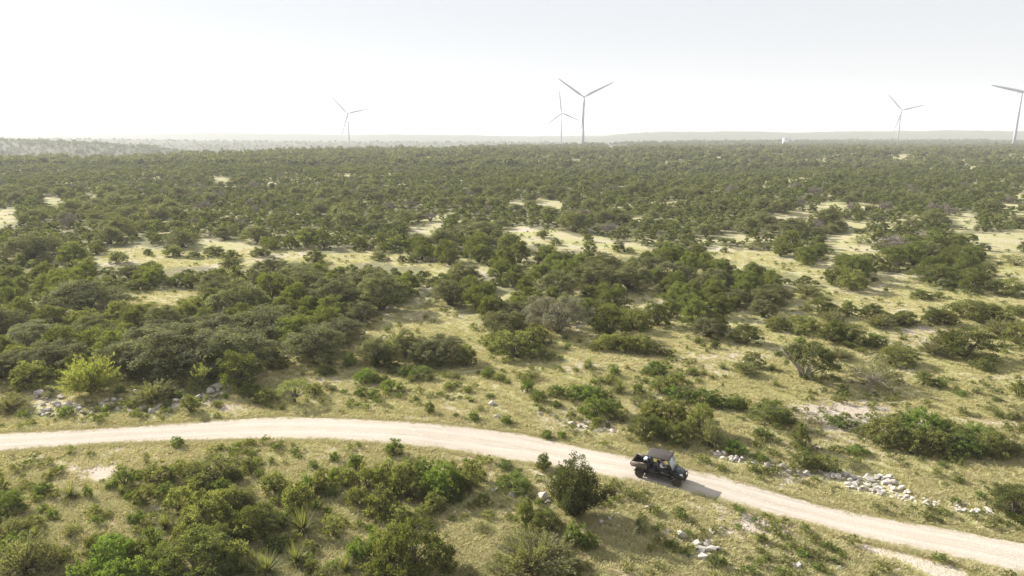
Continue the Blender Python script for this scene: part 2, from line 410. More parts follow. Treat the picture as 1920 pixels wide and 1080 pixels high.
# the line below which only single, hand-placed plants stand
OPEN = [(-400, 742), (0, 742), (430, 736), (560, 682), (640, 652), (700, 622), (790, 628), (905, 640), (1040, 640), (1120, 632), (1260, 632), (1330, 640), (1420, 642), (1480, 600), (1620, 580), (1960, 584), (2400, 590)]
def is_clear(u, v):
    b = np.zeros(np.shape(u), bool)
    u, v = np.asarray(u, float), np.asarray(v, float)
    far = np.clip((v - 250) / 300, .15, 1) * .7
    u, v = u + 20 * waves(u, v * 3, 60, 61, 5) * far, v + 6 * waves(u, v * 3, 45, 62, 5) * far
    for poly in CLEAR:
        b |= in_poly(u, v, poly)
    return b
BARE = [(200, 885, 60, 14, .8), (150, 915, 60, 16, .7), (110, 940, 60, 14, .8), (70, 972, 45, 14, .8), (185, 982, 40, 9, .8), (300, 950, 25, 14, .7), (125, 1020, 20, 14, .8),
        (520, 942, 30, 12, .6), (690, 985, 40, 30, .6), (640, 1050, 60, 20, .5), (780, 1010, 60, 40, .3), (1080, 1075, 60, 15, .7), (1170, 1068, 40, 12, .6), (1440, 985, 80, 25, .55),
        (1370, 990, 60, 20, .5), (1100, 795, 60, 14, .5), (1060, 770, 50, 10, .5), (1075, 690, 60, 12, .5), (1540, 770, 130, 14, .9), (1690, 790, 120, 12, .9), (1840, 790, 90, 14, .8),
        (1860, 708, 90, 8, .8), (1680, 860, 90, 16, .7), (1750, 880, 100, 16, .6), (1620, 830, 40, 14, .6), (1390, 668, 60, 10, .7), (1520, 880, 60, 14, .35), (630, 712, 60, 8, .5),
        (950, 712, 40, 10, .35), (1720, 620, 80, 8, .6), (1300, 730, 60, 14, .4), (1390, 740, 50, 12, .5), (430, 762, 40, 10, .6), (700, 595, 50, 10, .4), (1000, 870, 30, 6, .6), (1250, 1010, 40, 20, .3),
        (1700, 1010, 60, 15, .4), (830, 745, 60, 12, .35), (300, 862, 40, 10, .5), (350, 872, 40, 6, .6), (880, 935, 40, 10, .5), (950, 960, 60, 14, .5), (180, 755, 160, 12, .5), (350, 762, 80, 10, .5)]
SAND = [[(1585, 1012), (1640, 1018), (1700, 1034), (1800, 1062), (1830, 1090), (1780, 1100), (1700, 1062), (1625, 1040)], [(808, 846), (860, 848), (905, 862), (860, 862)], [(180, 878), (215, 868), (222, 886), (185, 905), (165, 900)]]

def openness(x, y):
    """how open the brush is: above about one the ground shows"""
    return .9 * waves(x, y, 34, 41) * (0.75 + .25 * sstep(80, 200, y)) + .6 * waves(x, y, 13, 42) + .5 * waves(x, y, 110, 43) * sstep(150, 300, y)
def land_cover(x, y, z):
    P = np.stack([x, y, z], axis=-1)
    ok = y > 20
    u, v, t = project(np.where(ok[..., None], P, np.array([0, 50.0, 0])))
    bare = 0.27 + 0.24 * waves(x, y, 15, 11) + 0.12 * waves(x, y, 6.5, 12)
    green = 0.38 + 0.25 * waves(x, y, 19, 13)
    green = green + 0.35 * np.exp(-((v - (interp_edge(TOP, u) - 18)) / 16.0) ** 2) * (u < 420) + 0.4 * np.exp(-(((u - 30) / 130.0) ** 2 + ((v - 880) / 34.0) ** 2))
    green = green + 0.25 * np.exp(-(((u - 1840) / 160.0) ** 2 + ((v - 720) / 50.0) ** 2)) + 0.25 * np.exp(-(((u - 880) / 80.0) ** 2 + ((v - 740) / 25.0) ** 2))
    sand = np.zeros_like(x)
    for cu, cv, ru, rv, a in BARE:
        bare = bare + a * 0.75 * np.exp(-(((u - cu) / ru) ** 2 + ((v - cv) / rv) ** 2))
    for poly in SAND:
        sand = np.where(in_poly(u, v, poly), 0.72, sand)
    de = np.minimum(np.abs(v - interp_edge(TOP, u)), np.abs(v - interp_edge(BOT, u))) / np.maximum(F / np.maximum(t, 1), 1)
    bare = bare + 0.30 * np.exp(-(de / 0.5) ** 2)
    sand = np.maximum(sand, np.where(road_mask(u, v), 0.6, 0.0))
    wood_shade = sstep(420, 750, y) * 0.72 * (1 - (is_clear(u, v) & (y < 1400))) * (1 - .8 * sstep(.55, 1.0, openness(x, y) + .6 * sstep(900, 1500, u)) * (y < 1000)) + sstep(1000, 1250, y) * 0.2  # far undergrowth, plus shade between the trees put into the ground colour
    litter_shade = .6 * sstep(72, 120, y) * (1 - is_clear(u, v)) * (v < interp_edge(OPEN, u) - 4) * (1 - sstep(.75, 1.15, openness(x, y) + .55 * sstep(900, 1500, u))) * (y < 500)  # fallen leaves under thickets, darkened further to paint in shade between crowns
    wood_shade = np.maximum(wood_shade, litter_shade)
    pads = np.zeros(x.shape, bool)
    for poly in PADS: pads |= in_poly(u, v, poly)
    sand = np.where(pads, 0.9, sand)
    for a in (bare, green): a[~ok] = 0.3
    sand[~ok] = 0
    return bare, green, sand, wood_shade

def lines(lo, mid0, mid1, hi, step, growth):
    a = list(np.arange(mid0, mid1, step)); s = step; v = mid1
    while v < hi:
        a.append(v); s = s * growth + 0.001; v += min(s, 260)
    a.append(hi); s = step; v = mid0; b = []
    while v > lo:
        s = s * growth * 1.02; v -= min(s, 400); b.append(max(v, lo))
    return np.array(sorted(set(b + a)))
gx = lines(-12000, -46, 46, 12000, 0.42, 1.030)
gy = lines(-1500, 29, 74, 12000, 0.36, 1.0125)
GX, GY = np.meshgrid(gx, gy)
GZ = height(GX, GY)
bare, green, sand, wood_shade = land_cover(GX, GY, GZ)
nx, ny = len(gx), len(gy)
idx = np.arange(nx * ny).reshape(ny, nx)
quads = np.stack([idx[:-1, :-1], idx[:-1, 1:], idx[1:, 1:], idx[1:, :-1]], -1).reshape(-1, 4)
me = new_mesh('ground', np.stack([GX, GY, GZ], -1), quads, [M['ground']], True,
              {'bare': ('POINT', bare.ravel()), 'green': ('POINT', green.ravel()), 'sand': ('POINT', sand.ravel()), 'wood_shade': ('POINT', wood_shade.ravel())})
tag(link('ground', me), kind='structure')

# road sheet, lying 3 cm proud of the ground
def build_road():
    nA, nB = len(RU), 17
    tt = np.linspace(0, 1, nB)
    P = road_top[:, None, :] * (1 - tt)[None, :, None] + road_bot[:, None, :] * tt[None, :, None]
    al = np.concatenate([[0], np.cumsum(np.linalg.norm(np.diff(P[:, 8], axis=0), axis=1))])
    dirn = road_bot - road_top; dirn /= np.linalg.norm(dirn, axis=1)[:, None]
    j0 = 0.16 * waves(al, al * 0, 1.7, 21) + 0.22 * waves(al, al * 0, 6.0, 22)
    j1 = 0.16 * waves(al, al * 0, 1.9, 23) + 0.22 * waves(al, al * 0, 5.0, 24)
    for k in range(2):
        P[:, k] += dirn * (j0 * (1 - k * 0.5))[:, None]; P[:, nB - 1 - k] += dirn * (j1 * (1 - k * 0.5))[:, None]
    z = height(P[..., 0], P[..., 1]) + 0.03
    z = z + 0.012 * np.sin(tt * math.pi)[None]
    z[:, 0] -= 0.045; z[:, -1] -= 0.045
    P[..., 2] = z
    ii = np.arange(nA * nB).reshape(nA, nB)
    q = np.stack([ii[:-1, :-1], ii[:-1, 1:], ii[1:, 1:], ii[1:, :-1]], -1).reshape(-1, 4)
    q = q[:, ::-1] if np.cross(P[0, 1] - P[0, 0], P[1, 0] - P[0, 0])[2] < 0 else q
    me = new_mesh('road', P, q, [M['road']], True, {'across': ('POINT', np.tile(tt, nA)), 'along': ('POINT', np.repeat(al, nB))})
    tag(link('road', me), kind='structure')
build_road()

# ------------------------------------------------------------------ plants: shapes
def unit(a):
    return a / (np.linalg.norm(a, axis=-1, keepdims=True) + 1e-9)
def leaf_quads(c, nrm, size, rng, aspect=0.55, along=None):
    """one small four-cornered leaf spray per centre"""
    n = len(c)
    r = unit(rng.normal(size=(n, 3))) if along is None else unit(along + 0.25 * rng.normal(size=(n, 3)))
    b = unit(np.cross(nrm, r)); a = unit(np.cross(b, nrm))
    if along is not None: a = r; b = unit(np.cross(nrm, a))
    s = size[:, None]
    V = np.stack([c - a * s * .5, c + b * s * aspect * .5 + a * s * .05, c + a * s * .5, c - b * s * aspect * .5 + a * s * .05], axis=1)
    return V.reshape(-1, 3), np.arange(n * 4).reshape(-1, 4)

def crown(lobes, per, leaf, rng, up=0.75, rag=0.22, aspect=0.6, along_up=0.0, fill=0.12, leafvar=0.35):
    """lobes: list of (centre, radius vector). Leaves sit in the outer shell of every lobe."""
    C, NR, SZ, TN, AL = [], [], [], [], []
    for c, r in lobes:
        k = max(4, int(per * rng.uniform(.8, 1.2)))
        d = unit(rng.normal(size=(k, 3))); d[:, 2] = np.where(d[:, 2] < -0.5, -d[:, 2], d[:, 2])
        rad = 1 - np.abs(rng.normal(0, rag, k)) + rng.normal(0, rag * 0.4, k)
        rad[: int(k * fill)] *= rng.uniform(0.2, 0.7, int(k * fill))
        C.append(np.asarray(c) + d * np.asarray(r) * rad[:, None])
        NR.append(unit(d + 0.9 * rng.normal(size=(k, 3)) * 0.7 + np.array([0, 0, up])))
        SZ.append(leaf * rng.uniform(1 - leafvar, 1 + leafvar, k))
        TN.append(np.clip(rng.uniform(.15, .85) + rng.normal(0, .16, k), 0, 1))
        AL.append(unit(d + np.array([0, 0, along_up])))
    C = np.concatenate(C); NR = np.concatenate(NR); SZ = np.concatenate(SZ); TN = np.concatenate(TN); AL = np.concatenate(AL)
    keep = C[:, 2] > 0.02
    C, NR, SZ, TN, AL = C[keep], NR[keep], SZ[keep], TN[keep], AL[keep]
    V, Q = leaf_quads(C, NR, SZ, rng, aspect, AL if along_up else None)
    return V, Q, TN

def dome_lobes(rng, w, h, z0, nbig, nsub, rbig, rsub, peak=0.0, flat=1.0):
    """two-level clumps over the surface of a dome of width w and top height h, starting at height z0"""
    L = []; ga = 2.39996
    for i in range(nbig):
        f = (i + 0.5) / nbig
        zz = 1 - f ** flat * 1.0
        rr = math.sqrt(max(0, 1 - zz * zz)) * (1 - peak * zz)
        th = i * ga + rng.uniform(-.5, .5)
        k = rng.uniform(.72, 1.0)
        c = np.array([rr * math.cos(th) * (w / 2 - rbig) * k, rr * math.sin(th) * (w / 2 - rbig) * k, z0 + rbig * .55 + (h - z0 - rbig * 1.3) * zz * rng.uniform(.85, 1.08)])
        R_ = rbig * rng.uniform(.75, 1.2)
        for j in range(nsub):
            d = unit(rng.normal(size=3) + np.array([0, 0, .45])); 
            cc = c + d * R_ * np.array([1, 1, .8]) * rng.uniform(.55, 1.0)
            rs = rsub * rng.uniform(.65, 1.3)
            L.append((cc, np.array([rs, rs, rs * .8])))
    return L

def limbs(rng, base_r, tips, trunk_top=None, fork=0.5, lean=(0, 0)):
    mb = MB()
    for t in tips:
        t = np.asarray(t, float)
        m = t * np.array([.35, .35, .5]) + np.array([lean[0], lean[1], 0]) * .5 + rng.normal(0, .08, 3) * np.linalg.norm(t)
        m[2] = max(m[2], .1)
        q = (m + t) / 2 + rng.normal(0, .05, 3) * np.linalg.norm(t)
        off = rng.normal(0, base_r * .5, 2)
        mb.tube([(off[0], off[1], -.15), tuple(m * .45), tuple(m), tuple(q), tuple(t)], [base_r, base_r * .85, base_r * .6, base_r * .4, base_r * .15], 5)
    return mb

def shoots(rng, n, w, h, arch, leaf, per, z0=.1, lo=.35, spread=1.25, aspect=.4):
    """long thin shoots from one foot, leaves along their outer part"""
    C, NRM, SZ, TN, AL = [], [], [], [], []; mb = MB()
    for i in range(n):
        th = rng.uniform(0, 6.283); el = math.acos(rng.uniform(math.cos(spread), 1.0)); L = rng.uniform(.72, 1.0)
        dx, dy = math.sin(el) * math.cos(th) * w / 2, math.sin(el) * math.sin(th) * w / 2; dz = math.cos(el * .86) * h
        def at(t):
            return np.array([dx * t * L, dy * t * L, z0 + (dz * t - arch * h * t * t * math.sin(el)) * L]) 
        bend = rng.normal(0, .06, 3) * np.array([w, w, 0])
        ts = lo + (1 - lo) * np.sqrt(rng.uniform(0, 1, per))
        tone = np.clip(rng.uniform(.2, .8), 0, 1)
        tip = unit(at(1.0) - at(.9))
        for t in ts:
            c = at(t) + bend * t * t + rng.normal(0, .05 + .05 * (1 - t), 3) * (w / 5)
            if c[2] < .03: continue
            C.append(c); NRM.append(rng.normal(size=3) + np.array([0, 0, .5])); SZ.append(leaf * rng.uniform(.6, 1.3)); TN.append(np.clip(tone + rng.normal(0, .15), 0, 1)); AL.append(tip)
        if i % 3 == 0:
            mb.tube([at(0), at(.35) + bend * .12, at(.7) + bend * .5, at(1) + bend], [.035, .024, .015, .005], 4)
    V, Q = leaf_quads(np.array(C), unit(np.array(NRM)), np.array(SZ), rng, aspect, np.array(AL))
    return V, Q, np.array(TN), mb


PROTO = {}       # name -> list of (crown mesh, trunk mesh or None, width, height)
def add_proto(key, V, Q, TN, mat, trunk, w, h):
    """w, h are read from the leaves themselves so that a plant can be set to a measured size"""
    lo = np.percentile(V, 1, axis=0); hi = np.percentile(V, 99, axis=0)
    me = new_mesh('crown', V, Q, [M[mat]], False, {'tone': ('FACE', TN)})
    tm = trunk.mesh('trunk', M['bark']) if trunk is not None else None
    PROTO.setdefault(key, []).append((me, tm, float((hi[0] - lo[0] + hi[1] - lo[1]) / 2), float(hi[2])))

def make_protos():
    rng = np.random.default_rng(11)
    for i in range(5):                                   # live oak, about 6 m
        w, h = 6.0, rng.uniform(4.3, 5.2)
        L = dome_lobes(rng, w, h, .4, 24, 8, .95, .42, flat=.9)
        V, Q, T = crown(L, 95, .125, rng, rag=.32)
        tips = [c for c, r in L[::9]][:14]
        add_proto('oak', V, Q, T, 'oak', limbs(rng, .16, tips), w, h)
    for i in range(3):
        w, h = 6.0, rng.uniform(4.2, 4.8)
        L = dome_lobes(rng, w, h, .3, 18, 6, 1.15, .6, flat=.9)
        V, Q, T = crown(L, 66, .20, rng, rag=.24)
        add_proto('oak_mid', V, Q, T, 'oak', limbs(rng, .16, [c for c, r in L[::16]][:7]), w, h)
    for i in range(5):                                   # juniper, about 3.4 m
        w, h = 3.4, rng.uniform(3.0, 3.8)
        L = dome_lobes(rng, w, h, .12, 17, 7, .55, .30, peak=.25 + .1 * (i % 3), flat=.8)
        L = [(c, r * np.array([.8, .8, 1.55])) for c, r in L]
        V, Q, T = crown(L, 84, .11, rng, rag=.3, aspect=.45, along_up=.9)
        add_proto('juniper', V, Q, T, 'juniper', limbs(rng, .09, [c for c, r in L[::9]][:12]), w, h)
    for i in range(3):
        w, h = 3.4, rng.uniform(3.0, 3.6)
        L = dome_lobes(rng, w, h, .12, 13, 5, .6, .38, peak=.3, flat=.8)
        L = [(c, r * np.array([.85, .85, 1.4])) for c, r in L]
        V, Q, T = crown(L, 44, .19, rng, rag=.24, aspect=.5, along_up=.8)
        add_proto('juniper_mid', V, Q, T, 'juniper', limbs(rng, .09, [c for c, r in L[::12]][:5]), w, h)
    for mat, seed in (('scrub', 1), ('green', 2), ('bright', 3), ('wispy', 4)):
        for i in range(4):                               # bushes of about 1.8 m
            w, h = 1.8, rng.uniform(1.2, 1.55)
            if mat == 'wispy':
                L = dome_lobes(rng, w, h, .05, 16, 5, .34, .2, flat=.7)
                V, Q, T = crown(L, 26, .085, rng, rag=.5, aspect=.35, along_up=.6, fill=.3)
            else:
                L = dome_lobes(rng, w, h, .02, 13, 6, .34, .17, peak=.15, flat=.75)
                L = [(c, r * np.array([.85, .85, 1.35])) for c, r in L]
                V, Q, T = crown(L, 30, .10, rng, rag=.32, aspect=.5, along_up=.7)
            add_proto(mat, V, Q, T, mat, limbs(rng, .028, [c for c, r in L[::6]][:14]), w, h)
    for mat in ('scrub', 'green', 'bright'):             # well-grown bushes of about 3 m
        for i in range(3):
            w, h = 3.0, rng.uniform(2.0, 2.6)
            L = dome_lobes(rng, w, h, .04, 22, 8, .46, .20, peak=.15, flat=.75)
            L = [(c, r * np.array([.9, .9, 1.3])) for c, r in L]
            V, Q, T = crown(L, 44, .10, rng, rag=.34, aspect=.5, along_up=.6)
            add_proto(mat + '_big', V, Q, T, mat, limbs(rng, .05, [c for c, r in L[::11]][:16]), w, h)
    for i in range(3):
        V, Q, T, mb = shoots(rng, 170, 3.2, 2.2, .25, .10, 46, lo=.22, spread=1.3)
        add_proto('wispy_big', V, Q, T, 'wispy', mb, 3, 2)
    for i in range(3):                                   # scrub thicket for the middle distance, about 3 m
        w, h = 3.0, rng.uniform(1.9, 2.4)
        L = dome_lobes(rng, w, h, .05, 14, 5, .55, .34, flat=.75)
        V, Q, T = crown(L, 38, .17, rng, rag=.25, aspect=.55)
        add_proto('scrub_mid', V, Q, T, 'scrub', limbs(rng, .05, [c for c, r in L[::12]][:5]), w, h)
    for i in range(4):                                   # sotol: a fountain of stiff blades
        Vs, Qs, Ts = [], [], []
        nb = 210
        for b in range(nb):
            th = rng.uniform(0, 2 * math.pi); el = rng.uniform(.08, 1.35) ** .9
            l = rng.uniform(.75, 1.1); d = np.array([math.cos(th), math.sin(th), 0]); s = np.array([-math.sin(th), math.cos(th), 0])
            wd = rng.uniform(.018, .03); droop = rng.uniform(.12, .4)
            pts = []
            for k in range(4):
                q = k / 3; hor = math.cos(el) * l * q; ver = math.sin(el) * l * q - droop * q * q * math.cos(el)
                pts.append((d * hor + np.array([0, 0, max(.12 + ver, .01)]), wd * (1 - q * .93)))
            o = len(Vs) * 1
            for p, ww in pts: Vs += [p - s * ww, p + s * ww]
            for k in range(3): Qs.append((o + 2 * k, o + 2 * k + 1, o + 2 * k + 3, o + 2 * k + 2))
            Ts += [float(np.clip(rng.normal(.5, .3), 0, 1))] * 3
        add_proto('sotol', np.array(Vs), np.array(Qs), np.array(Ts), 'sotol', MB().tube([(0, 0, -.1), (0, 0, .2)], [.13, .10], 7), 2, 1)
    for i in range(3):                                   # bare grey tree: fine twigs
        w, h = 4.2, 3.0
        L = dome_lobes(rng, w, h, .4, 16, 5, .75, .45, flat=.8)
        V, Q, T = crown(L, 22, .5, rng, rag=.35, aspect=.09, along_up=.5, fill=.3)
        add_proto('dead', V, Q, T, 'dead', limbs(rng, .10, [c for c, r in L[::7]][:12]), w, h)
make_protos()

def low_protos():
    """light plants for the woodland that runs to the horizon (kept out of the scene; only instanced)"""
    c = bpy.data.collections.new('woodland_kinds'); rng = np.random.default_rng(5); k = 0
    for mat, w, h, nb, per, leaf, peak, cnt in (('oak', 5.6, 3.9, 13, 110, .42, 0, 3), ('juniper', 3.6, 3.2, 10, 90, .31, .25, 3), ('scrub', 3.4, 2.2, 9, 90, .31, 0, 2), ('dead', 4.2, 3.0, 10, 40, .5, 0, 1)):
        for i in range(cnt):
            L = [(cc, r) for cc, r in dome_lobes(rng, w, h * rng.uniform(.9, 1.1), .05, nb, 2, w * .17, w * .12, peak=peak, flat=.85)]
            V, Q, T = crown(L, per / 2, leaf, rng, rag=.17, aspect=.6 if mat != 'dead' else .2)
            o = bpy.data.objects.new('kind_%02d_%s' % (k, mat), new_mesh('kind', V, Q, [M[mat]], False, {'tone': ('FACE', T)}))
            c.objects.link(o); k += 1
    return c

def scatter(name, pts, scale, rotz, index, coll, tilt=None):
    """ONE object of kind stuff: plants or stones instanced on given points"""
    n = len(pts)
    me = bpy.data.meshes.new(name); me.vertices.add(n); me.vertices.foreach_set('co', np.asarray(pts, np.float32).ravel())
    a = me.attributes.new('psize', 'FLOAT_VECTOR', 'POINT'); a.data.foreach_set('vector', np.asarray(scale, np.float32).ravel())
    rot = np.zeros((n, 3), np.float32); rot[:, 2] = rotz
    if tilt is not None: rot[:, :2] = tilt
    a = me.attributes.new('pturn', 'FLOAT_VECTOR', 'POINT'); a.data.foreach_set('vector', rot.ravel())
    a = me.attributes.new('pkind', 'INT', 'POINT'); a.data.foreach_set('value', np.asarray(index, np.int32))
    o = link(name, me)
    g = bpy.data.node_groups.new(name + '_spread', 'GeometryNodeTree')
    g.interface.new_socket('Geometry', in_out='INPUT', socket_type='NodeSocketGeometry')
    g.interface.new_socket('Geometry', in_out='OUTPUT', socket_type='NodeSocketGeometry')
    gi = g.nodes.new('NodeGroupInput'); go = g.nodes.new('NodeGroupOutput')
    ip = g.nodes.new('GeometryNodeInstanceOnPoints'); ci = g.nodes.new('GeometryNodeCollectionInfo')
    ci.inputs['Collection'].default_value = coll; ci.inputs['Separate Children'].default_value = True; ci.inputs['Reset Children'].default_value = True
    def at(nm, tp):
        x = g.nodes.new('GeometryNodeInputNamedAttribute'); x.data_type = tp; x.inputs[0].default_value = nm
        return x.outputs[0]
    g.links.new(gi.outputs[0], ip.inputs['Points']); g.links.new(ci.outputs[0], ip.inputs['Instance'])
    ip.inputs['Pick Instance'].default_value = True
    g.links.new(at('pkind', 'INT'), ip.inputs['Instance Index']); g.links.new(at('pturn', 'FLOAT_VECTOR'), ip.inputs['Rotation']); g.links.new(at('psize', 'FLOAT_VECTOR'), ip.inputs['Scale'])
    g.links.new(ip.outputs[0], go.inputs[0])
    md = o.modifiers.new('spread', 'NODES'); md.node_group = g
    tag(o, kind='stuff')
    return o

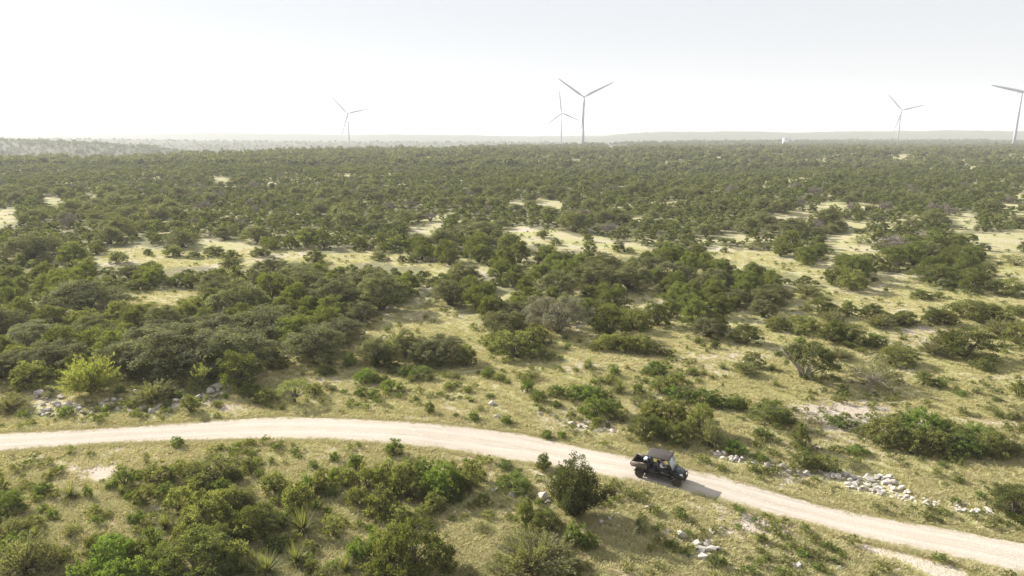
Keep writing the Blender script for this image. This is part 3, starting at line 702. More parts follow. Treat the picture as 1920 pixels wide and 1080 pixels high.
# ------------------------------------------------------------------ plants: where they stand (pixel of the base, width and height in pixels, kind)
J, O, Sc, G, B, W, T, D = 'juniper', 'oak', 'scrub', 'green', 'bright', 'wispy', 'sotol', 'dead'
NEAR = [
 # below the road, from the left edge
 (334,841,24,23,G),(275,872,16,26,W),(398,917,104,58,Sc),(300,910,52,42,Sc),(235,917,46,44,G),(262,901,20,19,G),(207,921,21,17,G),(229,933,30,28,T),(243,937,22,18,B),
 (80,933,36,28,G),(132,939,44,37,T),(166,936,17,28,B),(272,950,44,42,Sc),(311,934,28,29,G),(337,964,52,52,Sc),(310,1000,50,42,T),(243,982,26,26,T),(263,973,17,18,G),
 (82,963,20,17,B),(98,974,19,19,B),(16,972,64,54,G),(-4,928,34,46,Sc),(4,982,22,24,B),(68,1017,32,38,T),(20,1024,76,48,W),(132,1012,32,28,W),(388,1004,78,78,Sc),
 (430,966,62,52,Sc),(464,958,52,42,W),(480,1019,86,72,J),(180,1054,44,54,J),(215,1080,80,76,B),(372,1102,138,104,J),(287,1044,48,54,G),(262,1064,54,46,Sc),(452,1026,42,44,Sc),
 (48,1092,116,82,W),(98,1078,50,58,W),(146,1068,20,34,T),(222,1120,74,66,B),(265,1108,64,62,B),(146,1110,64,50,B),(478,1064,30,38,T),(320,1100,60,60,G),(425,1090,50,60,J),
 (467,888,36,29,Sc),(445,907,28,27,Sc),(510,871,10,15,B),(627,867,19,20,G),(740,857,32,34,G),(668,887,32,36,G),(588,881,20,19,G),(515,927,52,40,Sc),(575,928,28,40,B),
 (602,926,42,46,Sc),(626,908,24,30,B),(652,922,48,44,Sc),(615,934,44,24,G),(560,967,58,60,Sc),(545,947,32,37,G),(594,959,24,20,B),(568,1011,74,60,T),(457,960,48,47,W),
 (690,922,38,52,Sc),(722,918,48,56,Sc),(756,928,58,62,Sc),(798,908,50,48,G),(828,938,70,68,B),(882,929,56,66,Sc),(860,933,44,44,Sc),(712,972,60,60,Sc),(750,990,48,44,Sc),
 (780,945,50,46,Sc),(838,948,40,34,G),(735,938,40,30,G),(625,1013,46,52,Sc),(704,1025,30,40,B),(692,997,18,15,B),(768,1092,112,112,J),(730,1060,56,76,Sc),(832,1080,52,64,J),
 (500,1090,76,60,T),(555,1068,56,52,T),(648,1082,46,48,T),(668,1058,44,46,B),(706,1090,44,44,Sc),(522,1040,48,37,G),(584,1077,24,32,Sc),(610,1092,44,34,W),
 (1018,885,28,34,J),(947,884,36,21,G),(975,886,13,9,G),(962,927,64,34,B),(985,990,40,58,J),(1022,1008,68,54,J),(1106,1034,32,38,G),(1076,1028,42,48,G),(1000,1098,148,94,W),
 (1343,1064,34,28,G),(905,905,20,26,Sc),(880,1090,50,30,W),(930,1080,44,28,W),(1052,1062,40,40,W),
 (345,905,46,40,Sc),(372,940,50,44,Sc),(415,935,44,38,G),(350,1030,56,50,Sc),(300,1075,60,52,J),(410,1040,54,56,J),(440,1075,60,60,Sc),(500,985,44,36,Sc),(536,990,40,34,G),(255,985,26,22,G),(190,1020,30,24,W),(120,1060,40,34,Sc),
 (60,1000,44,32,Sc),(30,1050,60,48,G),(670,955,46,42,Sc),(790,985,46,36,Sc),(700,1050,40,40,G),(640,905,34,30,G),(850,905,40,38,Sc),(770,905,44,44,G),(815,965,44,40,Sc),(905,1000,34,22,W),(580,1040,34,26,Sc),(960,1030,40,28,W),
 # between the road and the thickets, right of the acacia
 (950,798,27,19,G),(1026,824,21,17,G),(915,711,27,21,G),(937,717,25,17,Sc),(951,722,13,11,Sc),(919,748,17,10,G),(989,738,25,29,G),(1008,756,29,27,G),(984,718,31,21,Sc),
 (1000,713,30,23,W),(1044,766,17,15,G),(1045,747,29,25,G),(1075,749,35,27,B),(1101,753,41,31,B),(1121,749,33,23,G),(1116,787,52,44,B),(1150,781,34,33,G),(1160,793,34,24,Sc),
 (1141,803,11,10,G),(1207,834,62,58,J),(1255,802,62,52,Sc),(1270,840,52,48,J),(1315,817,52,58,Sc),(1331,842,52,50,W),(1221,792,42,42,Sc),(1232,828,40,44,G),(1290,826,40,40,Sc),
 (1163,742,44,36,T),(1140,726,30,25,T),(1153,708,23,23,G),(1127,719,22,18,T),(1230,711,48,33,G),(1177,695,15,14,T),(1197,739,26,23,G),(1240,743,46,36,Sc),(1266,729,36,31,Sc),
 (1210,721,22,16,T),(1262,753,38,29,B),(1292,759,36,32,G),(1322,766,44,37,G),(1350,769,32,28,G),(1375,771,32,31,G),(1281,763,20,16,T),(1191,763,24,22,W),(1218,752,26,22,T),
 (1105,693,27,27,T),(1099,695,20,17,T),(1335,846,40,34,T),(1373,853,38,26,B),(1295,706,23,17,Sc),(1355,696,28,20,T),(1322,706,12,12,T),(1337,713,15,13,T),(1355,727,13,14,T),
 (1268,679,14,12,T),(1325,663,13,14,T),(1288,657,12,14,T),(1307,646,11,11,G),(1340,656,20,17,J),(1115,661,28,18,Sc),
 (966,682,88,60,Sc),(946,648,84,62,O),(1002,658,62,46,Sc),(1020,679,44,25,Sc),(985,664,50,40,J),(930,662,50,36,Sc),
 (1142,661,50,34,Sc),(1170,665,48,36,Sc),(1200,667,48,37,Sc),(1225,669,36,27,Sc),(1250,671,28,17,Sc),(1328,641,62,42,O),
 # left of the big oak, above the road
 (610,707,36,21,J),(656,691,26,28,G),(706,692,62,56,O),(722,697,52,38,J),(765,682,64,62,O),(830,694,94,62,O),(872,691,42,42,Sc),(796,690,60,54,O),(744,668,50,42,W),
 (685,723,42,30,B),(702,722,28,24,Sc),(678,746,26,22,G),(702,749,24,21,G),(733,741,38,29,B),(722,717,17,14,G),(735,703,18,12,Sc),(762,709,26,23,G),(790,716,47,29,G),(775,719,26,17,W),
 (852,714,25,19,W),(841,727,14,11,B),(856,729,11,8,B),(780,753,13,11,G),(806,777,19,23,J),(855,783,11,10,G),(888,792,23,17,G),(900,773,17,13,W),(724,766,18,9,W),
 (472,750,42,29,G),(500,761,42,30,Sc),(528,771,13,12,G),(508,769,9,9,G),(590,745,34,26,Sc),(613,731,19,18,W),(625,734,16,12,Sc),
 (290,764,84,40,W),(357,777,36,36,Sc),(408,766,22,14,Sc),(407,785,15,12,Sc),(422,749,16,12,B),(123,783,32,21,B),(22,778,66,32,W),(225,742,24,18,B),(320,747,18,20,Sc),(258,768,30,22,W),
 (180,775,22,14,W),(52,780,30,20,W),(330,752,24,18,G),
 # right-hand flat
 (1400,651,54,40,J),(1412,694,38,34,Sc),(1398,710,48,31,W),(1455,729,26,20,T),(1447,805,80,50,J),(1388,774,24,30,G),(1430,829,34,28,G),(1499,840,32,46,J),(1522,800,44,24,W),(1573,805,36,24,G),
 (1602,801,13,13,G),(1448,700,30,20,T),(1378,760,24,20,W),
 (1660,840,84,60,Sc),(1730,836,70,64,B),(1700,850,74,52,Sc),(1745,858,64,52,Sc),(1785,844,64,52,Sc),(1835,838,64,44,B),(1805,863,66,52,G),(1856,864,64,54,Sc),(1890,862,54,42,W),(1690,815,46,40,J),
 (1760,826,40,40,G),(1607,856,40,21,B),(1424,866,42,26,T),(1505,884,48,38,J),(1546,890,50,36,Sc),(1603,886,40,26,W),(1382,856,34,26,B),
 (1560,650,64,47,J),(1590,654,62,44,J),(1640,657,40,30,J),(1575,680,48,26,W),(1680,692,74,36,Sc),(1685,663,28,22,W),(1806,684,106,68,J),(1840,699,42,25,Sc),(1745,672,44,30,W),(1775,668,40,36,Sc),
 (1730,727,34,31,Sc),(1757,730,28,22,G),(1803,746,20,14,B),(1833,743,22,17,W),(1870,756,18,12,G),(1872,789,40,29,T),(1908,750,34,36,Sc),(1910,792,40,34,W),
 (1635,602,50,30,J),(1692,614,46,30,J),(1650,622,52,30,W),(1690,616,44,28,Sc),(1748,614,47,36,J),(1772,613,40,30,Sc),(1820,612,84,42,Sc),(1852,609,72,38,J),(1906,596,40,22,Sc),(1660,614,30,28,J),
 (1590,598,32,32,J),(1540,600,54,40,J),(1505,632,64,38,Sc),(1560,613,46,30,W),(1455,624,42,30,Sc),(1430,602,52,38,O),(1870,637,54,37,W),(1908,652,50,48,Sc),(1500,646,22,13,B),(1658,641,16,15,W),
 (1900,980,90,72,J),(1690,640,18,12,T),(1560,712,20,14,T),
 # single plants on the clearings
 (257,551,44,26,J),(278,481,16,14,J),(325,486,38,25,Sc),(364,488,26,17,Sc),(402,485,36,23,Sc),(433,491,32,21,J),(490,485,34,19,J),(592,497,38,28,J),(343,574,23,13,J),(402,522,28,18,J),(284,576,20,10,W),
 (433,506,38,20,Sc),(222,498,36,26,Sc),(1017,449,23,17,Sc),(1105,477,28,24,J),(1160,477,26,24,J),(1181,476,16,12,J),(1103,456,22,17,J),(1040,462,20,16,Sc),(755,494,17,15,J),(774,496,28,18,J),(711,492,30,20,Sc),
 (1581,510,36,32,J),(1623,509,36,32,Sc),(1596,552,54,44,Sc),(1727,566,40,21,J),(1760,562,22,16,Sc),(1511,562,52,20,W),(1748,543,84,36,J),(1845,522,36,28,J),(1820,534,36,29,Sc),(1700,476,50,34,J),(1655,478,34,24,J),
 (1564,578,14,8,J),(1782,548,12,10,J),(1358,476,14,12,J),(1410,474,40,12,W),(1612,462,36,14,W),(1745,494,14,13,J),(1885,560,60,36,Sc),(1640,530,16,10,J),(1905,505,50,24,W),
 (1674,482,58,38,D),
]
BIGOAKS = [(335,722,170,118,O),(436,714,150,104,O),(592,688,116,84,O),(245,716,120,84,O),(105,712,120,72,O),(8,722,100,66,O),(505,652,136,78,O),(160,600,130,74,O),(60,500,112,66,O),(640,652,92,60,O),(300,672,120,70,O),
           (70,668,120,66,O),(405,655,110,62,O),(190,668,90,60,J),(560,560,110,58,O),(398,726,80,56,O),(290,722,70,50,O),(55,712,84,46,Sc),(900,462,78,50,O),(868,548,66,60,O),(1150,590,70,62,J)]

PLANTS = []       # dicts of everything that will stand as an object
def size_of(u, v, wpx, hpx):
    vc = v - 0.15 * wpx
    p = ground(u, vc); s = px_per_m(p)
    wm = wpx / s; hm = max((hpx - 0.15 * wpx) / (0.93 * s), 0.42 * wm)
    return p, wm, hm
for u, v, wpx, hpx, k in NEAR:
    p, wm, hm = size_of(u, v, wpx, hpx)
    PLANTS.append(dict(p=p, w=wm, h=hm, k=k, hand=True))
for u, v, wpx, hpx, k in BIGOAKS:
    hpx = hpx * .88
    p, wm, hm = size_of(u, v, wpx, hpx)
    PLANTS.append(dict(p=p, w=wm, h=hm, k=k, hand=True))

HERO = [('roadside', 1076, 985, 112, 126), ('lime', 172, 756, 124, 92), ('arching', 378, 741, 68, 58), ('acacia', 553, 767, 74, 54),
        ('greyoak', 1046, 645, 160, 94), ('limboak', 1508, 729, 130, 84), ('mesquite', 1640, 740, 128, 74)]
HP = {}
for nm, u, v, wpx, hpx in HERO:
    HP[nm] = size_of(u, v, wpx, hpx)

# the thickets: random trees, close together, kept off the clearings and the hand-placed plants
def thickets():
    rng = np.random.default_rng(23)
    n = 210000
    d = np.sqrt(rng.uniform(62 ** 2, 470 ** 2, n)); x = rng.uniform(-1.15, 1.15, n) * d
    z = height(x, d); P = np.stack([x, d, z], -1)
    u, v, t = project(P); s = F / t
    kn = waves(x, d, 55, 31) * .8 + waves(x, d, 21, 32) * .6 + rng.normal(0, .7, n)
    right = sstep(900, 1500, u)
    kind = np.where(kn > .75 + .4 * right, 0, np.where(kn > -.55 - .25 * right, 1, 2))            # oak, juniper, scrub
    kind = np.where(rng.uniform(size=n) < .022 * (v < 440), 3, kind)
    W_ = np.choose(kind, [rng.uniform(3.8, 7.6, n), rng.uniform(2.5, 4.8, n), rng.uniform(1.8, 4.2, n), rng.uniform(3.4, 5.5, n)])
    H_ = np.choose(kind, [W_ * rng.uniform(.48, .70, n), W_ * rng.uniform(.68, .95, n), W_ * rng.uniform(.45, .66, n), W_ * rng.uniform(.6, .75, n)])
    ok = v < interp_edge(OPEN, u)
    for fu, fv in ((0, -.1), (0, -.45), (0, -.85), (-.35, -.35), (.35, -.35), (0, .12)):
        ok &= ~is_clear(u + fu * W_ * s, v + fv * H_ * s)
    # gaps between the trees that the eye finds everywhere, wider on the right
    ok &= openness(x, d) < 1.20 - .66 * right
    cell = {}; out = []
    def put(px, py, r):
        cell.setdefault((int(px // 8), int(py // 8)), []).append((px, py, r))
    for q in PLANTS: put(q['p'][0], q['p'][1], q['w'] * .5)
    for nm in HP: put(HP[nm][0][0], HP[nm][0][1], HP[nm][1] * .5)
    for i in np.nonzero(ok)[0]:
        r = W_[i] * .5; a, b = int(x[i] // 8), int(d[i] // 8); good = True
        for da in (-1, 0, 1):
            for db in (-1, 0, 1):
                for (px, py, pr) in cell.get((a + da, b + db), ()):
                    if (px - x[i]) ** 2 + (py - d[i]) ** 2 < ((.78 + .03 * min(1, max(0, (d[i] - 75) / 60))) * (r + pr)) ** 2:
                        good = False; break
                if not good: break
            if not good: break
        if good:
            put(x[i], d[i], r)
            out.append(dict(p=P[i], w=W_[i], h=H_[i], k=(O, J, Sc, D)[kind[i]], hand=False, u=u[i], v=v[i]))
    out.sort(key=lambda q: q['p'][1])
    return out
MID = thickets()
LIMIT = {O: 290, J: 290, 'bush': 296, D: 60, T: 120}
FAMILY = {O: O, J: J, Sc: 'bush', G: 'bush', B: 'bush', W: 'bush', D: D, T: T}
count = {}
for q in PLANTS: count[FAMILY[q['k']]] = count.get(FAMILY[q['k']], 0) + 1
REST = []
for q in MID:
    f = FAMILY[q['k']]
    if -30 < q['u'] < 1950 and count.get(f, 0) < LIMIT[f]:
        count[f] = count.get(f, 0) + 1; PLANTS.append(q)
    else:
        REST.append(q)

# ------------------------------------------------------------------ plants: as objects
NAME = {O: 'live_oak', J: 'juniper_tree', Sc: 'scrub_bush', G: 'scrub_bush', B: 'scrub_bush', W: 'scrub_bush', T: 'sotol_plant', D: 'bare_tree'}
CAT = {O: 'tree', J: 'tree', Sc: 'bush', G: 'bush', B: 'bush', W: 'bush', T: 'plant', D: 'tree'}
GROUP = {O: 'live oaks of the thickets', J: 'junipers of the thickets', Sc: 'bushes of the rangeland', G: 'bushes of the rangeland', B: 'bushes of the rangeland', W: 'bushes of the rangeland',
         T: 'sotol plants of the rangeland', D: 'bare trees of the thickets'}
prng = np.random.default_rng(77)
REGISTER = []     # (object, family, noun, adjectives, base point) for the labels
def plant(q):
    k = q['k']; far = q['p'][1]
    key = k
    if k in (O, J) and far > 135: key = k + '_mid'
    if k == Sc and far > 110: key = 'scrub_mid'
    if k in (Sc, G, B, W) and q['w'] > 2.1 and far < 110: key = k + '_big'
    opts = PROTO[key]; cm, tm, pw, ph = opts[prng.integers(len(opts))]
    o = link(NAME[k], None, loc=(q['p'][0], q['p'][1], float(height(q['p'][0], q['p'][1])) - .03), rot=(0, 0, prng.uniform(0, 6.28)),
             scale=(q['w'] / pw, q['w'] / pw * prng.uniform(.92, 1.08), q['h'] / ph))
    tag(o, None, CAT[k], GROUP[k])
    link('crown' if k != T else 'blades', cm, o)
    if tm is not None: link('trunk' if k in (O, J, D) else 'stem', tm, o)
    REGISTER.append([o, k, q])
    return o
for q in PLANTS: plant(q)

# ------------------------------------------------------------------ plants with a shape of their own
def place_hero(nm, name, label, cat, V, Q, TN, mat, stem_mb, stem_mat='bark', rz=0.0, parts=('crown', 'trunk')):
    p, wm, hm = HP[nm]
    o = link(name, None, loc=(p[0], p[1], p[2] - .03), rot=(0, 0, rz)); tag(o, label, cat)
    link(parts[0], new_mesh(parts[0], V, Q, [M[mat]], False, {'tone': ('FACE', TN)}), o)
    stem_mb.build(parts[1], M[stem_mat], o)
    return o
rng = np.random.default_rng(101)
# the juniper beside the road: many upright stems opening like a vase, one arm reaching out to the right
p, wm, hm = HP['roadside']; L = []; mb = MB()
for i in range(64):
    f = math.sqrt((i + .5) / 64); th = i * 2.39996 + rng.uniform(-.3, .3)
    rr = f * wm * .47 * rng.uniform(.72, 1.10); top = hm * (1.0 - .30 * f ** 2.4) * rng.uniform(.66, 1.03)
    foot = hm * (.03 + .20 * f)
    if i == 20: top = hm * 1.08
    for z in np.linspace(foot, top, 7 if f > .55 else 5):
        q = (z - foot) / (top - foot + .01); out_ = rr * (.55 + .45 * min(1, q * 1.7)) * (1 - .18 * max(0, q - .7) / .3)
        L.append((np.array([math.cos(th) * out_, math.sin(th) * out_, z]) + rng.normal(0, .09, 3), np.array([.26, .26, .36]) * rng.uniform(.7, 1.2)))
    if i % 4 == 0: mb.tube([(0, 0, -.2), (math.cos(th) * rr * .25, math.sin(th) * rr * .25, hm * .18), (math.cos(th) * rr * .6, math.sin(th) * rr * .6, hm * .45), (math.cos(th) * rr * .85, math.sin(th) * rr * .85, top * .85)], [.075, .06, .045, .012], 6)
for t in np.linspace(.2, 1.12, 36):
    L.append((np.array([wm * .58 * t, -.2 * t, hm * (.22 + .19 * t)]) + rng.normal(0, .16, 3), np.array([.27, .27, .30]) * rng.uniform(.8, 1.25)))
mb.tube([(0, 0, .1), (wm * .25, -.1, hm * .22), (wm * .5, -.2, hm * .34), (wm * .6, -.2, hm * .4)], [.045, .035, .022, .008], 6)
V, Q, TN = crown(L, 58, .11, rng, rag=.33, aspect=.45, along_up=.95)
place_hero('roadside', 'juniper_tree', 'tall vase shaped juniper standing alone between the road and the rocks, one arm reaching out', 'tree', V, Q, TN, 'darkjuniper', mb)
p, wm, hm = HP['lime']
V, Q, TN, mb = shoots(rng, 230, wm, hm, .12, .17, 62, lo=.25, spread=1.35)
place_hero('lime', 'feathery_bush', 'large lime green feathery bush with spiky shoots growing from the rubble bank', 'bush', V, Q, TN, 'lime', mb, parts=('foliage', 'stem'))
p, wm, hm = HP['arching']
V, Q, TN, mb = shoots(rng, 120, wm, hm * 1.15, .55, .13, 40, lo=.3, spread=1.3)
place_hero('arching', 'feathery_bush', 'pale green bush with arching shoots beside the white boulders above the road', 'bush', V, Q, TN, 'lime', mb, parts=('foliage', 'stem'))
# the small acacia: clear trunk, flat sparse crown
p, wm, hm = HP['acacia']; L = []; mb = MB()
for i in range(46):
    th = i * 2.39996; f = math.sqrt((i + .5) / 46); rr = f * wm * .44
    c = np.array([math.cos(th) * rr, math.sin(th) * rr, hm * (.92 - .34 * f * f + rng.uniform(-.08, .06))])
    L.append((c, np.array([.36, .36, .17]) * rng.uniform(.8, 1.25)))
    if i % 3 == 0: mb.tube([(0, 0, -.2), (math.cos(th) * .08, math.sin(th) * .08, hm * .28), tuple(c * np.array([.5, .5, .66])), tuple(c)], [.09, .075, .035, .01], 5)
V, Q, TN = crown(L, 110, .10, rng, rag=.45, aspect=.4, fill=.3)
place_hero('acacia', 'acacia_tree', 'small pale green acacia with a flat crown at the edge of the road', 'tree', V, Q, TN, 'lime', mb)
p, wm, hm = HP['greyoak']
L = dome_lobes(rng, wm, hm, .6, 34, 9, 1.15, .50, flat=.85)
V, Q, TN = crown(L, 100, .12, rng, rag=.34)
place_hero('greyoak', 'live_oak', 'broad silvery grey oak with a wide round crown in the middle of the open scrub', 'tree', V, Q, TN, 'greyoak', limbs(rng, .22, [c for c, r in L[::11]][:24]))
# oak whose bare limbs show through on one side
p, wm, hm = HP['limboak']
L = [(c * np.array([1, 1, 1.05]), r) for c, r in dome_lobes(rng, wm * .98, hm, 1.1, 24, 7, .85, .42, flat=.8) if not (c[0] < -.10 * wm and c[1] < .1 * wm and c[2] < hm * .55)]
V, Q, TN = crown(L, 70, .15, rng, rag=.28)
mb = limbs(rng, .10, [c for c, r in L[::10]][:16])
for s in range(7):
    a = rng.uniform(2.3, 3.9); mb.tube([(.1 * s - .3, 0, -.2), (math.cos(a) * .7, math.sin(a) * .7, hm * .28), (math.cos(a) * 1.6, math.sin(a) * 1.4, hm * .55), (math.cos(a) * 2.6, math.sin(a) * 2.2, hm * .84)], [.10, .085, .06, .02], 6)
place_hero('limboak', 'live_oak', 'dark oak with bare forking limbs showing on one side, next to the pale mesquite', 'tree', V, Q, TN, 'juniper', mb, 'greybark')
p, wm, hm = HP['mesquite']
V, Q, TN, mb = shoots(rng, 190, wm, hm * 1.1, .42, .12, 52, lo=.3, spread=1.35)
place_hero('mesquite', 'mesquite_bush', 'wide pale mesquite with fine drooping twigs beside the dark limby oak', 'bush', V, Q, TN, 'wispy', mb, 'greybark', parts=('foliage', 'stem'))

# ------------------------------------------------------------------ woodland to the horizon, one mass
kinds = low_protos()
def woodland():
    rng = np.random.default_rng(9); P, SC, KI = [], [], []
    kmap = {O: (0, 3, 5.6, 4.2), J: (3, 3, 3.6, 3.5), Sc: (6, 2, 3.4, 2.4), D: (8, 1, 4.2, 3.0)}
    for q in REST:
        b, c, w0, h0 = kmap[q['k']]
        P.append(q['p']); SC.append((q['w'] / w0, q['w'] / w0, q['h'] / h0)); KI.append(b + rng.integers(c))
    P, SC, KI = np.array(P), np.array(SC), np.array(KI)
    n = 56000
    d = np.exp(rng.uniform(math.log(462), math.log(2450), n)) ; d = np.where(rng.uniform(size=n) < .45, np.sqrt(rng.uniform(462 ** 2, 2100 ** 2, n)), d)
    x = rng.uniform(-1.15, 1.15, n) * d; z = height(x, d); u, v, t = project(np.stack([x, d, z], -1))
    ok = ~is_clear(u, v) & ~is_clear(u, v - 2)
    ok &= openness(x, d) < 1.15 - .65 * sstep(900, 1500, u)
    d, x, z = d[ok], x[ok], z[ok]; n = len(d)
    kn = rng.choice(9, n, p=[.10, .09, .09, .17, .16, .16, .10, .09, .04])
    s = rng.uniform(.9, 1.9, n)[:, None] * np.array([1, 1, .95]) * rng.uniform(.85, 1.15, (n, 3))
    P = np.concatenate([P, np.stack([x, d, z - .1], -1)]); SC = np.concatenate([SC, s]); KI = np.concatenate([KI, kn])
    scatter('woodland', P, SC, rng.uniform(0, 6.28, len(P)), KI, kinds)
woodland()

# ------------------------------------------------------------------ stones
def rock_mesh(rng, sub=True, flat=1.0):
    bm = bmesh.new()
    for i in range(13):
        d = unit(rng.normal(size=3)); k = rng.uniform(.8, 1.05)
        bm.verts.new(Vector(np.sign(d) * np.abs(d) ** .7 * .5 * k * np.array([1.0, .8, .62 * flat])))
    r = bmesh.ops.convex_hull(bm, input=bm.verts)
    bmesh.ops.delete(bm, geom=[e for e in r['geom_interior'] if isinstance(e, bmesh.types.BMVert)], context='VERTS')
    if sub: bmesh.ops.bevel(bm, geom=list(bm.edges), offset=.035, segments=1, affect='EDGES', clamp_overlap=True)
    me = bpy.data.meshes.new('boulder'); bm.to_mesh(me); bm.free(); me.materials.append(M['rock'])
    return me
krng = np.random.default_rng(61)
ROCKS = [rock_mesh(krng, True, krng.uniform(.8, 1.25)) for _ in range(9)]
SLABS = [rock_mesh(krng, True, .5) for _ in range(4)]
BOULDERS = []     # (u, v, size px, bank)
def band(poly, n, lo, hi, bank):
    P = np.array(poly); a, b = P.min(0), P.max(0); k = 0
    while k < n:
        u, v = krng.uniform(a, b)
        if in_poly(np.array([u]), np.array([v]), poly)[0]:
            BOULDERS.append((u, v, lo + (hi - lo) * krng.uniform() ** 1.8, bank)); k += 1
LB, RB, MBK = 'in the bank under the feathery bush', 'in the rubble row past the vehicle', 'around the roadside juniper'
band([(50, 768), (75, 742), (110, 746), (140, 756), (215, 750), (245, 756), (250, 776), (200, 782), (150, 778), (90, 785), (40, 785)], 62, 5, 13, LB)
band([(240, 760), (300, 766), (345, 750), (350, 765), (310, 777), (250, 779)], 26, 6, 13, LB)
band([(366, 754), (390, 732), (412, 726), (420, 744), (400, 752), (372, 754)], 12, 8, 15, LB)
BOULDERS += [(u, v, s, LB) for u, v, s in ((76, 747, 19), (408, 735, 21), (395, 741, 17), (389, 750, 15), (203, 770, 15), (255, 741, 15), (330, 757, 14), (430, 732, 15), (92, 748, 13), (300, 770, 13), (130, 762, 13))]
band([(1335, 848), (1375, 858), (1412, 866), (1410, 874), (1370, 868), (1330, 856)], 24, 7, 14, RB)
band([(1410, 868), (1470, 876), (1580, 892), (1570, 902), (1470, 890), (1412, 878)], 22, 6, 13, RB)
BOULDERS += [(u, v, s, RB) for u, v, s in ((1452, 878, 14), (1464, 882, 15), (1482, 890, 12), (1494, 894, 11), (1512, 893, 13), (1525, 889, 13), (1553, 897, 17), (1571, 900, 15), (1585, 896, 14), (1600, 900, 12), (1604, 912, 16), (1591, 915, 14), (1632, 907, 17), (1642, 901, 15), (1660, 903, 16), (1622, 898, 13), (1668, 911, 15), (1690, 921, 13), (1648, 930, 13), (1700, 926, 12))]
band([(1570, 896), (1610, 890), (1670, 898), (1700, 916), (1690, 932), (1640, 930), (1590, 918)], 34, 7, 15, RB)
band([(1640, 928), (1690, 922), (1730, 930), (1730, 944), (1680, 944)], 22, 5, 11, RB)
band([(1725, 938), (1800, 944), (1880, 962), (1860, 972), (1790, 964), (1730, 950)], 38, 6, 12, RB)
band([(1140, 790), (1160, 808), (1140, 816), (1125, 806)], 5, 5, 9, 'on the verge before the vehicle')
BOULDERS += [(u, v, s, 'on the verge before the vehicle') for u, v, s in ((1070, 801, 13), (1085, 803, 9), (1100, 805, 9), (932, 787, 11), (922, 762, 12), (1012, 780, 10), (1132, 810, 10), (1146, 812, 9))]
BOULDERS += [(u, v, s, MBK) for u, v, s in ((926, 925, 13), (961, 934, 15), (971, 928, 10), (981, 933, 9), (958, 926, 8), (1016, 943, 24), (993, 936, 11), (1028, 946, 12), (1128, 984, 12), (1143, 977, 10), (1150, 984, 9), (1100, 968, 9),
             (1190, 998, 14), (1186, 986, 8), (1160, 990, 8), (1205, 992, 9), (1252, 1000, 9), (1276, 1012, 20), (1212, 955, 11), (1161, 967, 9), (1120, 970, 7), (1335, 1002, 13), (1352, 996, 9))]
PILE = 'in the stone pile below the road'
BOULDERS += [(u, v, s, PILE) for u, v, s in ((1306, 1025, 20), (1326, 1026, 21), (1312, 1037, 21), (1333, 1037, 18), (1318, 1049, 22), (1346, 1033, 13), (1338, 1055, 15), (1281, 1039, 11), (1296, 1048, 9), (1322, 1016, 12))]
FLATB = 'on grass below the road'
BOULDERS += [(u, v, s, FLATB) for u, v, s in ((1494, 1068, 17), (1437, 1029, 9), (1398, 1031, 10), (1504, 1047, 10), (1486, 1052, 8), (1377, 1031, 8), (1450, 1040, 8), (1425, 1048, 8), (1370, 1003, 10), (1610, 1048, 9), (1576, 1070, 9), (1684, 1072, 9), (1470, 1036, 7), (1530, 1072, 8))]
BREG = []
for u, v, s, bank in BOULDERS:
    p = ground(u, v - .25 * s); m = s / px_per_m(p) * 1.22
    slab = (bank in (PILE, FLATB) and krng.uniform() < .5) or krng.uniform() < .12
    me = (SLABS if slab else ROCKS)[krng.integers(4 if slab else 9)]
    sc = m * krng.uniform(.9, 1.12, 3)
    o = link('boulder', me, loc=(p[0], p[1], float(height(p[0], p[1])) + sc[2] * (.11 if slab else .2)), rot=(krng.uniform(-.3, .3), krng.uniform(-.3, .3), krng.uniform(0, 6.28)), scale=tuple(sc))
    tag(o, None, 'boulder', 'limestone boulders along the road'); BREG.append((o, bank, u, v, m, slab))
